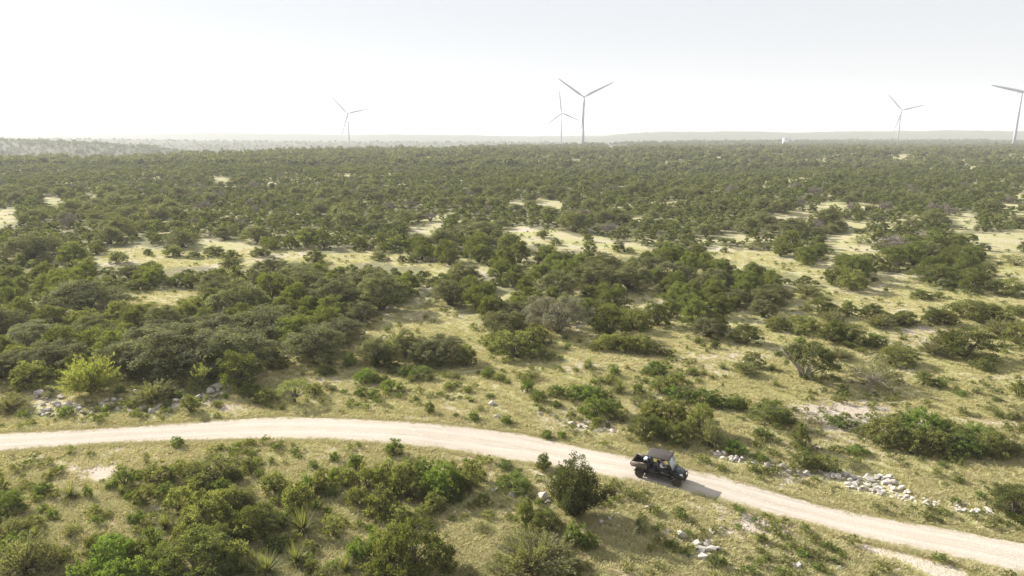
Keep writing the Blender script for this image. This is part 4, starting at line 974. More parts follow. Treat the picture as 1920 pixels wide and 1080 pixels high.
# ------------------------------------------------------------------ ground cover
def cover():
    rng = np.random.default_rng(41)
    c = bpy.data.collections.new('grass_kinds')
    gm = leaf_mat('grass_blade', (0.57, 0.515, 0.30), (0.48, 0.47, 0.22), .5, (1.15, 1.11, .85), .12)
    for i in range(5):
        V, Q, TN = [], [], []
        for b in range(44):
            th = rng.uniform(0, 6.28); r0 = abs(rng.normal(0, .16)); l = rng.uniform(.05, .17); ln = rng.uniform(.3, 1.2)
            a0 = np.array([math.cos(th) * r0, math.sin(th) * r0, -.02]); ph = th + rng.normal(0, .7)
            tip = a0 + np.array([math.cos(ph) * l * ln, math.sin(ph) * l * ln, l]); md = a0 * .45 + tip * .55 + np.array([0, 0, .05 * l / .2])
            sd = np.array([-math.sin(ph), math.cos(ph), 0]) * rng.uniform(.010, .018)
            o = len(V); V += [a0 - sd, a0 + sd, md + sd * .8, md - sd * .8, tip - sd * .12, tip + sd * .12]; Q += [(o, o + 1, o + 2, o + 3), (o + 3, o + 2, o + 5, o + 4)]; TN += [rng.uniform(0, 1)] * 2
        c.objects.link(bpy.data.objects.new('tuft_%d' % i, new_mesh('tuft', np.array(V), np.array(Q), [gm], False, {'tone': ('FACE', TN)})))
    n = 148000
    d = np.exp(rng.uniform(math.log(29), math.log(140), n)); x = rng.uniform(-1.1, 1.1, n) * d
    z = height(x, d); u, v, t = project(np.stack([x, d, z], -1))
    b, g, s, wd = land_cover(x, d, z)
    for (bu, bv, bs, _k) in BOULDERS: b = b + .5 * np.exp(-(((u - bu) / (bs * .8)) ** 2 + ((v - bv) / (bs * .7)) ** 2))
    ok = ~road_mask(u, v, 1.0) & (s < .4) & (rng.uniform(size=n) > b * .9) & ((v > interp_edge(OPEN, u) - 30) | is_clear(u, v) | (rng.uniform(size=n) < .25))
    P = np.stack([x, d, z], -1)[ok]; k = len(P); sz = rng.uniform(.55, 1.5, k)[:, None] * np.array([1.2, 1.2, 1])
    scatter('dry_grass', P, sz, rng.uniform(0, 6.28, k), rng.integers(0, 5, k), c)
    # grass that creeps over the edges of the road
    E = np.concatenate([road_top, road_bot]); E = E[(E[:, 1] > 20)]
    dense = np.concatenate([E + rng.normal(0, .22, E.shape) * np.array([1, 1, 0]) for _ in range(14)])
    dense[:, 2] = height(dense[:, 0], dense[:, 1]); k = len(dense)
    scatter('verge_grass', dense, rng.uniform(.35, .9, k)[:, None] * np.array([1.2, 1.2, .8]), rng.uniform(0, 6.28, k), rng.integers(0, 5, k), c)
    # low weeds and seedlings
    w = bpy.data.collections.new('weed_kinds')
    for i, mname in enumerate(('scrub', 'green', 'wispy', 'scrub')):
        L = dome_lobes(rng, .6, .34, .0, 7, 3, .13, .08)
        V, Q, TN = crown(L, 16, .06, rng, rag=.4, aspect=.5, along_up=.5)
        w.objects.link(bpy.data.objects.new('weed_%d' % i, new_mesh('weed', V, Q, [M[mname]], False, {'tone': ('FACE', TN)})))
    n = 18000
    d = np.exp(rng.uniform(math.log(29), math.log(330), n)); x = rng.uniform(-1.1, 1.1, n) * d
    z = height(x, d); u, v, t = project(np.stack([x, d, z], -1))
    ok = ~road_mask(u, v, 6.0) & (waves(x, d, 11, 51) + rng.normal(0, .6, n) > .15) & ((v > interp_edge(OPEN, u) - 40) | is_clear(u, v))
    P = np.stack([x, d, z], -1)[ok]; k = len(P)
    scatter('weeds', P, ((rng.uniform(.4, 1.7, k) ** 1.3) * (1 + .9 * sstep(110, 260, P[:, 1])))[:, None] * np.array([1, 1, 1]), rng.uniform(0, 6.28, k), rng.integers(0, 4, k), w)
cover()

def small_stones():
    rng = np.random.default_rng(71); c = bpy.data.collections.new('stone_kinds')
    for i in range(6):
        me = rock_mesh(rng, False, .6); c.objects.link(bpy.data.objects.new('stone_%d' % i, me))
    n = 60000
    d = np.exp(rng.uniform(math.log(29), math.log(120), n)); x = rng.uniform(-1.1, 1.1, n) * d; z = height(x, d)
    u, v, t = project(np.stack([x, d, z], -1)); b, g, s, wd = land_cover(x, d, z)
    near = np.zeros(n)
    for (bu, bv, bs, _k) in BOULDERS[::2]:
        near = np.maximum(near, np.exp(-(((u - bu) / 26) ** 2 + ((v - bv) / 11) ** 2)))
    ok = ~road_mask(u, v, -2.0) & (rng.uniform(size=n) < np.clip((b - .25) * 1.1, .02, .9) + .9 * near) & ((v > interp_edge(OPEN, u) - 20) | is_clear(u, v))
    P = np.stack([x, d, z], -1)[ok]; k = len(P)
    size = .05 + .16 * rng.uniform(size=k) ** 3 + .13 * near[ok] * rng.uniform(size=k) ** 2
    P[:, 2] += size * .12
    scatter('loose_stones', P, size[:, None] * rng.uniform(.7, 1.2, (k, 3)), rng.uniform(0, 6.28, k), rng.integers(0, 6, k), c)
small_stones()
# ------------------------------------------------------------------ wind turbines, mast and shed on the plateau
M['white'] = solid('turbine_paint', (0.40, 0.42, 0.47), .5, var=.03, scale=.2)
M['steel'] = solid('galvanised_steel', (0.42, 0.43, 0.44), .5, .5)
M['roofmetal'] = solid('pale_sheet_metal', (0.70, 0.70, 0.68), .5)
def blade_mesh(Rm):
    mb = MB(); st = [(0.012, .032, .032), (.05, .034, .034), (.12, .060, .026), (.20, .080, .018), (.35, .070, .016), (.55, .058, .013), (.75, .046, .010), (.92, .030, .007), (1.0, .014, .003)]
    ns = 10; V = []; Q = []; T_ = []
    for i, (r, c, t) in enumerate(st):
        tw = math.radians(24) * (1 - min(1, r * 1.4))
        for k in range(ns):
            a = 2 * math.pi * k / ns; x = (math.cos(a) * .5 - .12) * c * Rm; y = math.sin(a) * .5 * t * Rm
            V.append((x * math.cos(tw) - y * math.sin(tw), x * math.sin(tw) + y * math.cos(tw) - .012 * Rm * r * r * 2, r * Rm))
    for i in range(len(st) - 1):
        for k in range(ns):
            k2 = (k + 1) % ns; Q.append((i * ns + k, i * ns + k2, (i + 1) * ns + k2, (i + 1) * ns + k))
    mb.add(V, Q); n0 = len(V) - ns
    mb.add([V[-ns]] , []); mb.T += [(n0 + k, n0 + (k + 1) % ns, len(mb.V) - 1) for k in range(ns)]
    return mb.mesh('blade', M['white'], True)
BLADE = blade_mesh(62.0)
_mb = MB(); _mb.prism([(-3.2, -1.9), (8.5, -1.7), (9.4, 0), (8.8, 1.9), (-3.0, 2.0)], -1.9, 1.9); NAC = _mb.mesh('nacelle', M['white'], False, .35)
_mb = MB().tube([(0, 0, -1.6), (0, 0, 0), (0, 0, 1.4), (0, 0, 2.4), (0, 0, 2.9)], [1.75, 1.9, 1.6, .9, .1], 14); HUB = _mb.mesh('hub', M['white'], True)
def turbine(u, v, d, a0, label, yaw=0.0):
    p = at_dist(u, v, d); g = float(height(p[0], p[1])); hh = p[2] - g
    o = link('wind_turbine', None, loc=(p[0], p[1], g), rot=(0, 0, yaw)); tag(o, label, 'wind turbine', 'wind turbines on the plateau')
    tm = MB().tube([(0, 0, -1.5), (0, 0, hh * .3), (0, 0, hh * .65), (0, 0, hh - 1.8)], [2.5, 2.25, 1.85, 1.45], 18)
    tm.build('tower', M['white'], o, True)
    link('nacelle', NAC, o, (0, 0, hh), (0, 0, math.pi / 2))
    h = link('hub', HUB, o, (0, -5.2, hh), (math.pi / 2, 0, 0))
    for k in range(3):
        a = R(a0 + 120 * k)           # angle counter-clockwise from the right as seen from the camera
        link('blade', BLADE, o, (0, -5.4, hh), Euler((0, math.pi / 2 - a, 0)))
turbine(1095, 182, 1390, 26, 'tallest looking white wind turbine of the close pair, two blades raised in a V')
turbine(1053, 212, 2000, 97, 'smaller wind turbine of the close pair, one blade pointing straight up')
turbine(652, 213, 1970, 12, 'hazy white wind turbine standing alone above the pale valley', .15)
turbine(1690, 207, 2000, 14, 'white wind turbine between the thin mast and the turbine cut by the right edge', -.1)
turbine(1916.5, 172, 1150, 171, 'big wind turbine cut by the right edge of the photo, on a bare pad', .1)
turbine(-62, 197, 1250, 14, 'wind turbine almost wholly past the left edge, only a blade tip showing')
p = at_dist(1482, 262, 1745); g = float(height(p[0], p[1])); top = at_dist(1482, 217, 1745)[2] - g
mt = link('measuring_mast', None, loc=(p[0], p[1], g)); tag(mt, 'very thin grey measuring mast behind the white shed on the horizon', 'mast')
mb = MB()
for k in range(3):
    a = 2.094 * k; mb.tube([(.55 * math.cos(a), .55 * math.sin(a), -1), (.45 * math.cos(a), .45 * math.sin(a), top)], .09, 5)
for i in range(int(top / 3)):
    for k in range(3):
        a, b = 2.094 * k, 2.094 * (k + 1); mb.tube([(.5 * math.cos(a), .5 * math.sin(a), i * 3), (.5 * math.cos(b), .5 * math.sin(b), i * 3 + 3)], .05, 4)
mb.build('lattice', M['steel'], mt)
MB().tube([(0, 0, top - 2), (0, 0, top + 3)], .08, 5).build('rod', M['steel'], mt)
p = at_dist(1473, 260.5, 1600); g = float(height(p[0], p[1])); zz = max(0.0, p[2] - 2.2 - g)
sh = link('shed', None, loc=(p[0], p[1], g + zz)); tag(sh, 'small white metal shed at the foot of the thin mast', 'shed')
MB().box(-6, 6, -3, 3, -zz - 1, 3.2).build('wall', M['roofmetal'], sh)
MB().prism([(-6.4, 3.15), (6.4, 3.15), (6.4, 3.35), (0, 4.7), (-6.4, 3.35)], -3.3, 3.3).build('roof', M['roofmetal'], sh)
MB().box(-1.4, 1.4, -3.05, -2.99, .0, 2.6).build('door', M['steel'], sh)

# ------------------------------------------------------------------ the utility vehicle (x forward, y to its left, z up; metres)
DUST = ((0.42, 0.36, 0.29), .5)
M['black'] = solid('black_plastic', (0.009, 0.009, 0.010), .5, var=.3, dust=((0.05, 0.042, 0.036), .2))
M['paint'] = solid('dark_paint', (0.012, 0.020, 0.022), .18, var=.2, dust=((0.10, 0.10, 0.10), .22))
M['olive'] = solid('dusty_bed_panel', (0.085, 0.070, 0.050), .5, var=.2, dust=((0.26, 0.21, 0.16), .45))
M['roofp'] = solid('dusty_roof_panel', (0.042, 0.035, 0.031), .6, var=.15, dust=((0.10, 0.083, 0.070), .4))
M['rubber'] = solid('tyre_rubber', (0.022, 0.021, 0.020), .85, var=.25, dust=((0.18, 0.14, 0.11), .35))
M['rim'] = solid('dark_alloy', (0.05, 0.048, 0.045), .4, .6, dust=((0.25, 0.2, 0.16), .4))
M['seat'] = solid('seat_vinyl', (0.025, 0.025, 0.026), .6, var=.3)
M['lens'] = solid('lamp_lens', (0.65, 0.68, 0.70), .12)
M['amber'] = solid('amber_lens', (0.75, 0.30, 0.02), .25)
M['red'] = solid('red_lens', (0.45, 0.03, 0.02), .3)
M['bluebox'] = solid('pale_blue_lid', (0.42, 0.55, 0.62), .35)
M['tanboard'] = solid('tan_board', (0.52, 0.42, 0.32), .8)
def glass_mat():
    m, n, o = mat_base('windscreen_glass')
    a = N(n, 'ShaderNodeBsdfTransparent'); a.inputs['Color'].default_value = (.80, .86, .87, 1)
    g = N(n, 'ShaderNodeBsdfGlossy'); g.inputs['Roughness'].default_value = .06; g.inputs['Color'].default_value = (.9, .95, 1, 1)
    d = N(n, 'ShaderNodeBsdfDiffuse'); d.inputs['Color'].default_value = (.60, .64, .68, 1)  # pale dusty film that also paints the sky's reflection onto the pane
    lw = N(n, 'ShaderNodeLayerWeight'); lw.inputs[0].default_value = .45
    x = N(n, 'ShaderNodeMixShader'); n.links.new(lw.outputs['Facing'], x.inputs[0]); n.links.new(a.outputs[0], x.inputs[1]); n.links.new(g.outputs[0], x.inputs[2])
    y = N(n, 'ShaderNodeMixShader'); y.inputs[0].default_value = .42; n.links.new(x.outputs[0], y.inputs[1]); n.links.new(d.outputs[0], y.inputs[2])
    n.links.new(y.outputs[0], o.inputs['Surface']); return m
M['glass'] = glass_mat()

pr, pf = ground(1197, 895), ground(1270.5, 913)          # where its near wheels stand
heading = math.atan2(pf[1] - pr[1], pf[0] - pr[0])
fw = np.array([math.cos(heading), math.sin(heading)]); lf = np.array([-fw[1], fw[0]])
WB = float(np.linalg.norm((pf - pr)[:2])); K = WB / 2.86 * .95
c2 = (pr[:2] + pf[:2]) / 2 + lf * .62 * K
UTV = link('utility_vehicle', None, loc=(c2[0], c2[1], float(height(c2[0], c2[1])) + .035), rot=(0, 0, heading), scale=(K, K, K))
tag(UTV, 'black four door utility vehicle with roof and rear cargo bed driving on the pale road', 'utility vehicle')
U = UTV
def lathe(prof, n=24):        # profile (y, r) turned about the wheel's axle (y)
    V = []; Q = []; m = len(prof)
    for i in range(n):
        a = 2 * math.pi * i / n
        for y, r in prof: V.append((r * math.cos(a), y, r * math.sin(a)))
    for i in range(n):
        for k in range(m - 1):
            Q.append((i * m + k, i * m + k + 1, ((i + 1) % n) * m + k + 1, ((i + 1) % n) * m + k))
    return V, Q
ty = MB().add(*lathe([(-.10, .20), (-.135, .24), (-.14, .29), (-.11, .325), (-.04, .335), (.04, .335), (.11, .325), (.14, .29), (.135, .24), (.10, .20)]))
for i in range(22):           # lugs
    a = 2 * math.pi * i / 22
    for sy in (-1, 1):
        b = a + (.07 if sy > 0 else -.07); c, s = math.cos(b), math.sin(b); e = .05
        P = []
        for r in (.318, .352):
            for (dy, da) in ((sy * .01, -e), (sy * .125, -e + .04), (sy * .125, e + .04), (sy * .01, e)):
                P.append((r * math.cos(b + da), dy, r * math.sin(b + da)))
        ty.hexa(P)
TYRE = ty.mesh('tyre', M['rubber'], False)
rm = MB().add(*lathe([(-.05, .03), (-.06, .10), (-.035, .17), (-.10, .205), (.10, .205), (.05, .16), (.075, .09), (.08, .03), (.08, .001)]))
for i in range(6):
    a = 2 * math.pi * i / 6; rm.tube([(.05 * math.cos(a), .085, .05 * math.sin(a)), (.19 * math.cos(a), .07, .19 * math.sin(a))], .022, 6)
RIM_ = rm.mesh('rim', M['rim'], False)
for x, y in ((-1.43, -.64), (-1.43, .64), (1.43, -.64), (1.43, .64)):
    wl = link('wheel', TYRE, U, (x, y, .345), (0, .3 * x, 0 if y > 0 else math.pi)); link('rim', RIM_, wl)
# chassis, floor, axles
mb = MB().box(-1.9, 1.62, -.30, .30, .36, .50).box(-.95, 1.05, -.62, .62, .42, .50)
for x in (-1.43, 1.43): mb.tube([(x, -.56, .345), (x, .56, .345)], .045, 8)
for sx in (-1.43, 1.43):
    for sy in (-1, 1):
        mb.tube([(sx - .18, sy * .2, .42), (sx, sy * .52, .36)], .03, 6); mb.tube([(sx + .18, sy * .2, .42), (sx, sy * .52, .36)], .03, 6)
        mb.tube([(sx + .05, sy * .50, .40), (sx + .02, sy * .34, .86)], .05, 8)
mb.build('chassis', M['black'], U)
for sy in (-1, 1):
    MB().prism([(-.98, .38), (1.02, .38), (1.06, .56), (-1.0, .58)], sy * .64 - .05, sy * .64 + .05).build('rocker_panel', M['black'], U, bevel=.02)
# rear cargo bed
b = MB().box(-2.08, -.86, -.72, .72, .80, .85); bed = b.build('cargo_bed', M['black'], U, bevel=.01)
for sy in (-1, 1):
    m = MB().prism([(-2.10, .82), (-.86, .80), (-.86, 1.16), (-2.12, 1.18)], sy * .73 - .03, sy * .73 + .03); m.box(-2.13, -.85, sy * .73 - .05, sy * .73 + .05, 1.16, 1.21)
    m.build('side_panel', M['olive'], bed, bevel=.012)
MB().box(-2.14, -2.08, -.69, .69, .82, 1.18).build('tailgate', M['olive'], bed, bevel=.012)
MB().box(-.90, -.85, -.70, .70, .82, 1.22).build('bed_bulkhead', M['black'], bed, bevel=.01)
for sy in (-1, 1): MB().box(-2.165, -2.135, sy * .73 - .045, sy * .73 + .045, .92, 1.12).build('tail_light', M['red'], U, bevel=.01)
for sx in (-1.43,):
    for sy in (-1, 1):
        arc = [(sx + .46 * math.cos(t), .345 + .46 * math.sin(t)) for t in np.linspace(.35, math.pi - .35, 8)]; arc2 = [(sx + .42 * math.cos(t), .345 + .42 * math.sin(t)) for t in np.linspace(math.pi - .35, .35, 8)]
        MB().prism(arc + arc2, sy * .66 - .13, sy * .66 + .13).build('rear_mudguard', M['black'], U)
# front end
m = MB().hexa([(1.02, -.60, .62), (1.80, -.46, .62), (1.80, .46, .62), (1.02, .60, .62), (1.02, -.62, 1.10), (1.74, -.44, .93), (1.74, .44, .93), (1.02, .62, 1.10)]); m.build('front_body', M['black'], U, bevel=.03)
m = MB().hexa([(1.06, -.60, 1.105), (1.78, -.42, .935), (1.78, .42, .935), (1.06, .60, 1.105), (1.06, -.52, 1.165), (1.74, -.34, .985), (1.74, .34, .985), (1.06, .52, 1.165)]); m.build('hood', M['paint'], U, bevel=.025)
for sy in (-1, 1):
    arc = [(1.43 + .50 * math.cos(t), .40 + .47 * math.sin(t)) for t in np.linspace(.75, math.pi - .1, 10)]; arc2 = [(1.43 + .47 * math.cos(t), .40 + .44 * math.sin(t)) for t in np.linspace(math.pi - .1, .75, 10)]
    MB().prism(arc + arc2, sy * .60 - .12, sy * .60 + .12).build('fender', M['black'], U, bevel=.008)
    MB().hexa([(1.60, sy * .50 - .09, .86), (1.81, sy * .44 - .09, .84), (1.81, sy * .44 + .09, .84), (1.60, sy * .50 + .09, .86), (1.58, sy * .50 - .09, .98), (1.77, sy * .44 - .09, .93), (1.77, sy * .44 + .09, .93), (1.58, sy * .50 + .09, .98)]).build('headlight', M['lens'], U, bevel=.01)
    MB().box(1.80, 1.85, sy * .47 - .07, sy * .47 + .07, .72, .80).build('marker_light', M['amber'], U, bevel=.01)
gr = MB()
for z in (.66, .74, .82): gr.box(1.80, 1.825, -.34, .34, z, z + .045)
gr.build('grille', M['black'], U)
bg_ = MB()
for sy in (-1, 1): bg_.tube([(1.62, sy * .36, .45), (1.93, sy * .36, .50), (1.97, sy * .36, .74), (1.90, sy * .36, .93)], .026, 8)
bg_.tube([(1.90, -.46, .93), (1.90, .46, .93)], .026, 8).tube([(1.97, -.48, .74), (1.97, .48, .74)], .026, 8).box(1.90, 1.96, -.48, .48, .46, .58)
bg_.build('brush_guard', M['black'], U)
# cab: cage, roof, windscreen
cg = MB()
for sy in (-1, 1):
    y = sy * .66
    cg.tube([(1.10, y * .95, 1.06), (.98, y * .95, 1.20), (.66, y * .99, 1.88)], .028, 8)
    cg.tube([(.08, y, .50), (-.06, y, 1.0), (-.12, y * .99, 1.88)], .028, 8)
    cg.tube([(-.84, y, .56), (-.86, y, 1.2), (-.84, y * .99, 1.88)], .028, 8)
    cg.tube([(.66, y * .99, 1.88), (-.84, y * .99, 1.88)], .028, 8)
for x in (.66, -.12, -.84): cg.tube([(x, -.65, 1.88), (x, .65, 1.88)], .026, 8)
cg.tube([(-.86, -.66, 1.24), (-.86, .66, 1.24)], .024, 8)
cg.build('roll_cage', M['black'], U, True)
rf = MB().prism([(-.98, 1.915), (.78, 1.90), (.80, 1.93), (.70, 1.965), (-.92, 1.975), (-1.0, 1.95)], -.74, .74); rf.build('roof_panel', M['roofp'], U, bevel=.015)
ws = MB().hexa([(1.06, -.585, 1.12), (1.075, -.585, 1.13), (1.075, .585, 1.13), (1.06, .585, 1.12), (.70, -.615, 1.87), (.715, -.615, 1.875), (.715, .615, 1.875), (.70, .615, 1.87)])
wso = ws.build('windscreen', M['glass'], U)
wf = MB().tube([(1.075, -.60, 1.12), (1.075, .60, 1.12)], .022, 6); wf.build('windscreen_trim', M['black'], wso)
# half doors
for sy in (-1, 1):
    for x0, x1 in ((.14, 1.00), (-.82, .0)):
        d = MB().prism([(x0, .58), (x1, .58), (x1 + .02, .80), (x0 + (.0 if x0 > 0 else .05), .86)], sy * .665 - .022, sy * .665 + .022)
        dr = d.build('door', M['black'], U, bevel=.012)
        MB().box(x0 + .08, x0 + .2, sy * .695 - .012, sy * .695 + .012, .76, .79).build('handle', M['rim'], dr)
# dashboard, wheel, seats
MB().hexa([(.86, -.60, .82), (1.05, -.60, .70), (1.05, .60, .70), (.86, .60, .82), (.82, -.60, 1.08), (1.06, -.60, 1.11), (1.06, .60, 1.11), (.82, .60, 1.08)]).build('dashboard', M['black'], U, bevel=.02)
sw = MB(); ring = [(.62 + .06 * math.sin(t), -.34 + .18 * math.cos(t), 1.22 + .17 * math.sin(t) * .9) for t in np.linspace(0, 2 * math.pi, 19)]
sw.tube(ring, .016, 6); sw.tube([(.90, -.34, 1.04), (.62, -.34, 1.22)], .02, 6)
for t in (.5, 2.6, 4.7): sw.tube([(.62, -.34, 1.22), (.62 + .06 * math.sin(t), -.34 + .18 * math.cos(t), 1.22 + .153 * math.sin(t))], .012, 5)
sw.build('steering_wheel', M['black'], U)
for x in (0.0, -.78):
    st = MB().box(x + .02, x + .52, -.58, .58, .66, .86).build('seat', M['seat'], U, bevel=.04)
    bk = MB().hexa([(x - .06, -.58, .84), (x + .07, -.58, .86), (x + .07, .58, .86), (x - .06, .58, .84), (x - .14, -.56, 1.38), (x - .04, -.56, 1.40), (x - .04, .56, 1.40), (x - .14, .56, 1.38)]).build('backrest', M['seat'], U, bevel=.035)
    for y in (-.34, .34):
        MB().box(x - .16, x - .05, y - .13, y + .13, 1.41, 1.60).build('headrest', M['seat'], bk, bevel=.03)
# load in the bed
def local(x, y, z): return UTV.matrix_basis @ Vector((x, y, z))
cb = link('storage_box', None, loc=local(-1.18, .42, .853), rot=(0, 0, heading), scale=(K, K, K)); tag(cb, 'black storage box with a pale blue lid in the front corner of the cargo bed', 'box')
MB().box(-.24, .24, -.22, .22, 0, .26).build('box_body', M['black'], cb, bevel=.015); MB().box(-.25, .25, -.23, .23, .263, .31).build('lid', M['bluebox'], cb, bevel=.015)
bo = MB().box(-.42, .36, -.20, .20, 0, .05).build('board', M['tanboard'], None, bevel=.006); bo.location = local(-1.52, -.20, .853); bo.rotation_euler = (0, 0, heading + .1); bo.scale = (K, K, K)
tag(bo, 'light tan board lying flat on the floor of the cargo bed', 'board')

# ------------------------------------------------------------------ the driver
def skinned(name, joints, edges, mat, parent, sub=2):
    me = bpy.data.meshes.new(name); names = list(joints); ix = {k: i for i, k in enumerate(names)}
    me.from_pydata([joints[k][0] for k in names], [(ix[a], ix[b]) for a, b in edges], [])
    o = link(name, me); sm = o.modifiers.new('skin', 'SKIN'); sm.use_smooth_shade = True
    for i, k in enumerate(names):
        r = joints[k][1]; me.skin_vertices[0].data[i].radius = (r, r) if not hasattr(r, '__len__') else r
    me.skin_vertices[0].data[0].use_root = True
    ss = o.modifiers.new('sub', 'SUBSURF'); ss.levels = sub; ss.render_levels = sub
    dg = bpy.context.evaluated_depsgraph_get(); m2 = bpy.data.meshes.new_from_object(o.evaluated_get(dg))
    o.modifiers.clear(); o.data = m2; m2.name = name; m2.materials.clear(); m2.materials.append(mat)
    for pl in m2.polygons: pl.use_smooth = True
    o.parent = parent
    return o
M['skin'] = solid('skin', (0.42, 0.26, 0.18), .55, var=.08)
M['shirt'] = solid('pale_shirt', (0.52, 0.50, 0.56), .85, var=.08, scale=14)
M['jeans'] = solid('dark_trousers', (0.035, 0.04, 0.055), .85)
M['cap'] = solid('dark_cap', (0.03, 0.028, 0.028), .8)
M['boot'] = solid('boot_leather', (0.09, 0.06, 0.04), .6)
PER = link('person', None, loc=UTV.location, rot=(0, 0, heading), scale=(K, K, K))
tag(PER, 'person in a pale shirt and dark cap at the steering wheel of the vehicle', 'person')
yc = -.34
J_ = {'pelvis': ((.14, yc, .98), (.15, .12)), 'waist': ((.12, yc, 1.12), (.13, .10)), 'chest': ((.13, yc, 1.30), (.16, .11)), 'neck0': ((.15, yc, 1.45), .07), 'neck': ((.17, yc, 1.50), .055),
      'jaw': ((.205, yc, 1.575), (.075, .085)), 'skull': ((.19, yc, 1.66), (.085, .10)), 'crownhead': ((.185, yc, 1.72), (.06, .07)), 'nose': ((.30, yc, 1.62), .014)}
E_ = [('pelvis', 'waist'), ('waist', 'chest'), ('chest', 'neck0'), ('neck0', 'neck'), ('neck', 'jaw'), ('jaw', 'skull'), ('skull', 'crownhead'), ('jaw', 'nose')]
for n_, s in (('r', -1), ('l', 1)):
    y = lambda a: yc + s * a
    J_.update({'sh' + n_: ((.14, y(.19), 1.41), .062), 'el' + n_: ((.30, y(.25), 1.20), .045), 'wr' + n_: ((.52, y(.185), 1.27), .030), 'pa' + n_: ((.585, y(.175), 1.285), (.035, .018)),
               'hip' + n_: ((.18, y(.10), .97), .09), 'kn' + n_: ((.60, y(.13), 1.00), .062), 'an' + n_: ((.70, y(.13), .62), .042), 'toe' + n_: ((.86, y(.14), .555), .035)})
    E_ += [('chest', 'sh' + n_), ('sh' + n_, 'el' + n_), ('el' + n_, 'wr' + n_), ('wr' + n_, 'pa' + n_), ('pelvis', 'hip' + n_), ('hip' + n_, 'kn' + n_), ('kn' + n_, 'an' + n_), ('an' + n_, 'toe' + n_)]
    for f, (dz, l) in enumerate(((-.028, .050), (-.010, .058), (.010, .055), (.026, .045))):
        a, b = 'f%d%s' % (f, n_), 'g%d%s' % (f, n_)
        J_[a] = ((.61, y(.19), 1.285 + dz), .0085); J_[b] = ((.635, y(.155 - l * .2), 1.285 + dz * 1.1), .0075); E_ += [('pa' + n_, a), (a, b)]
    J_['th' + n_] = ((.585, y(.145), 1.315), .010); E_.append(('pa' + n_, 'th' + n_))
skinned('body', J_, E_, M['skin'], PER)
def sub(keys, grow, extra=()):
    j = {k: (J_[k][0], tuple(r + grow for r in J_[k][1]) if hasattr(J_[k][1], '__len__') else J_[k][1] + grow) for k in keys}
    return j, [e for e in E_ if e[0] in j and e[1] in j]
j, e = sub(['pelvis', 'waist', 'chest', 'neck0', 'shr', 'shl', 'elr', 'ell'], .022); j['neck0'] = (J_['neck0'][0], .066)
for n_ in 'rl':
    a, b_ = np.array(J_['el' + n_][0]), np.array(J_['wr' + n_][0]); j['cuff' + n_] = (tuple(a * .35 + b_ * .65), .046); e.append(('el' + n_, 'cuff' + n_))
skinned('shirt', j, e, M['shirt'], PER)
j, e = sub(['pelvis', 'hipr', 'hipl', 'knr', 'knl', 'anr', 'anl'], .020); skinned('trousers', j, e, M['jeans'], PER)
for n_ in 'rl':
    j, e = sub(['an' + n_, 'toe' + n_], .022); skinned('boot', j, e, M['boot'], PER)
cp = MB().add(*(lambda VQ: ([(v[0] + .185, v[2] + yc, v[1] + 1.66) for v in VQ[0]], VQ[1]))(lathe([(.0, .118), (.05, .116), (.09, .09), (.115, .05), (.122, .001)], 16)))
cp.hexa([(.24, yc - .09, 1.655), (.40, yc - .07, 1.645), (.40, yc + .07, 1.645), (.24, yc + .09, 1.655), (.24, yc - .09, 1.670), (.40, yc - .07, 1.655), (.40, yc + .07, 1.655), (.24, yc + .09, 1.670)])
cp.build('cap', M['cap'], PER, True)
for s in (-1, 1):
    MB().tube([(.278, yc + s * .034, 1.635), (.287, yc + s * .034, 1.635)], [.014, .006], 8).build('eye', M['cap'], PER, True)
    MB().tube([(.19, yc + s * .085, 1.585), (.185, yc + s * .108, 1.615), (.185, yc + s * .10, 1.645)], [.010, .020, .012], 6).build('ear', M['skin'], PER, True)
MB().tube([(.285, yc - .026, 1.575), (.292, yc, 1.572), (.285, yc + .026, 1.575)], .006, 5).build('mouth', M['cap'], PER, True)

# ------------------------------------------------------------------ haze
def haze():
    z0 = float(GZ.min()) - 1.5; z1 = 165.0
    o = MB().box(-12400, 12400, -1900, 12400, z0, z1).build('haze', None); tag(o, kind='stuff')
    m = bpy.data.materials.new('haze_air'); m.use_nodes = True; n = m.node_tree; n.nodes.clear()
    ot = n.nodes.new('ShaderNodeOutputMaterial'); pv = n.nodes.new('ShaderNodeVolumePrincipled')
    pv.inputs['Color'].default_value = (.93, .95, 1.0, 1); pv.inputs['Density'].default_value = HAZE_DENSITY; pv.inputs['Anisotropy'].default_value = .15
    n.links.new(pv.outputs[0], ot.inputs['Volume']); o.data.materials.clear(); o.data.materials.append(m)
HAZE_DENSITY = 1.75e-4
haze()

# ------------------------------------------------------------------ labels: each says which one
ORD = ['nearest', 'second nearest', 'third nearest', 'fourth nearest', 'fifth nearest', 'sixth nearest', 'seventh nearest', 'eighth nearest', 'ninth nearest', 'tenth nearest']
_UN = ['', 'first', 'second', 'third', 'fourth', 'fifth', 'sixth', 'seventh', 'eighth', 'ninth', 'tenth', 'eleventh', 'twelfth', 'thirteenth', 'fourteenth', 'fifteenth', 'sixteenth', 'seventeenth', 'eighteenth', 'nineteenth']
_TE = {2: 'twent', 3: 'thirt', 4: 'fort', 5: 'fift', 6: 'sixt', 7: 'sevent', 8: 'eight', 9: 'ninet'}
def ordinal(i):
    if i < 20: return _UN[i]
    if i >= 100: return 'hundred-and-' + ordinal(i - 100) if i > 100 else 'hundredth'
    t = 'twelf' if i // 10 == 1 else _TE[i // 10]
    return t + ('ieth' if i % 10 == 0 else 'y-' + _UN[i % 10])
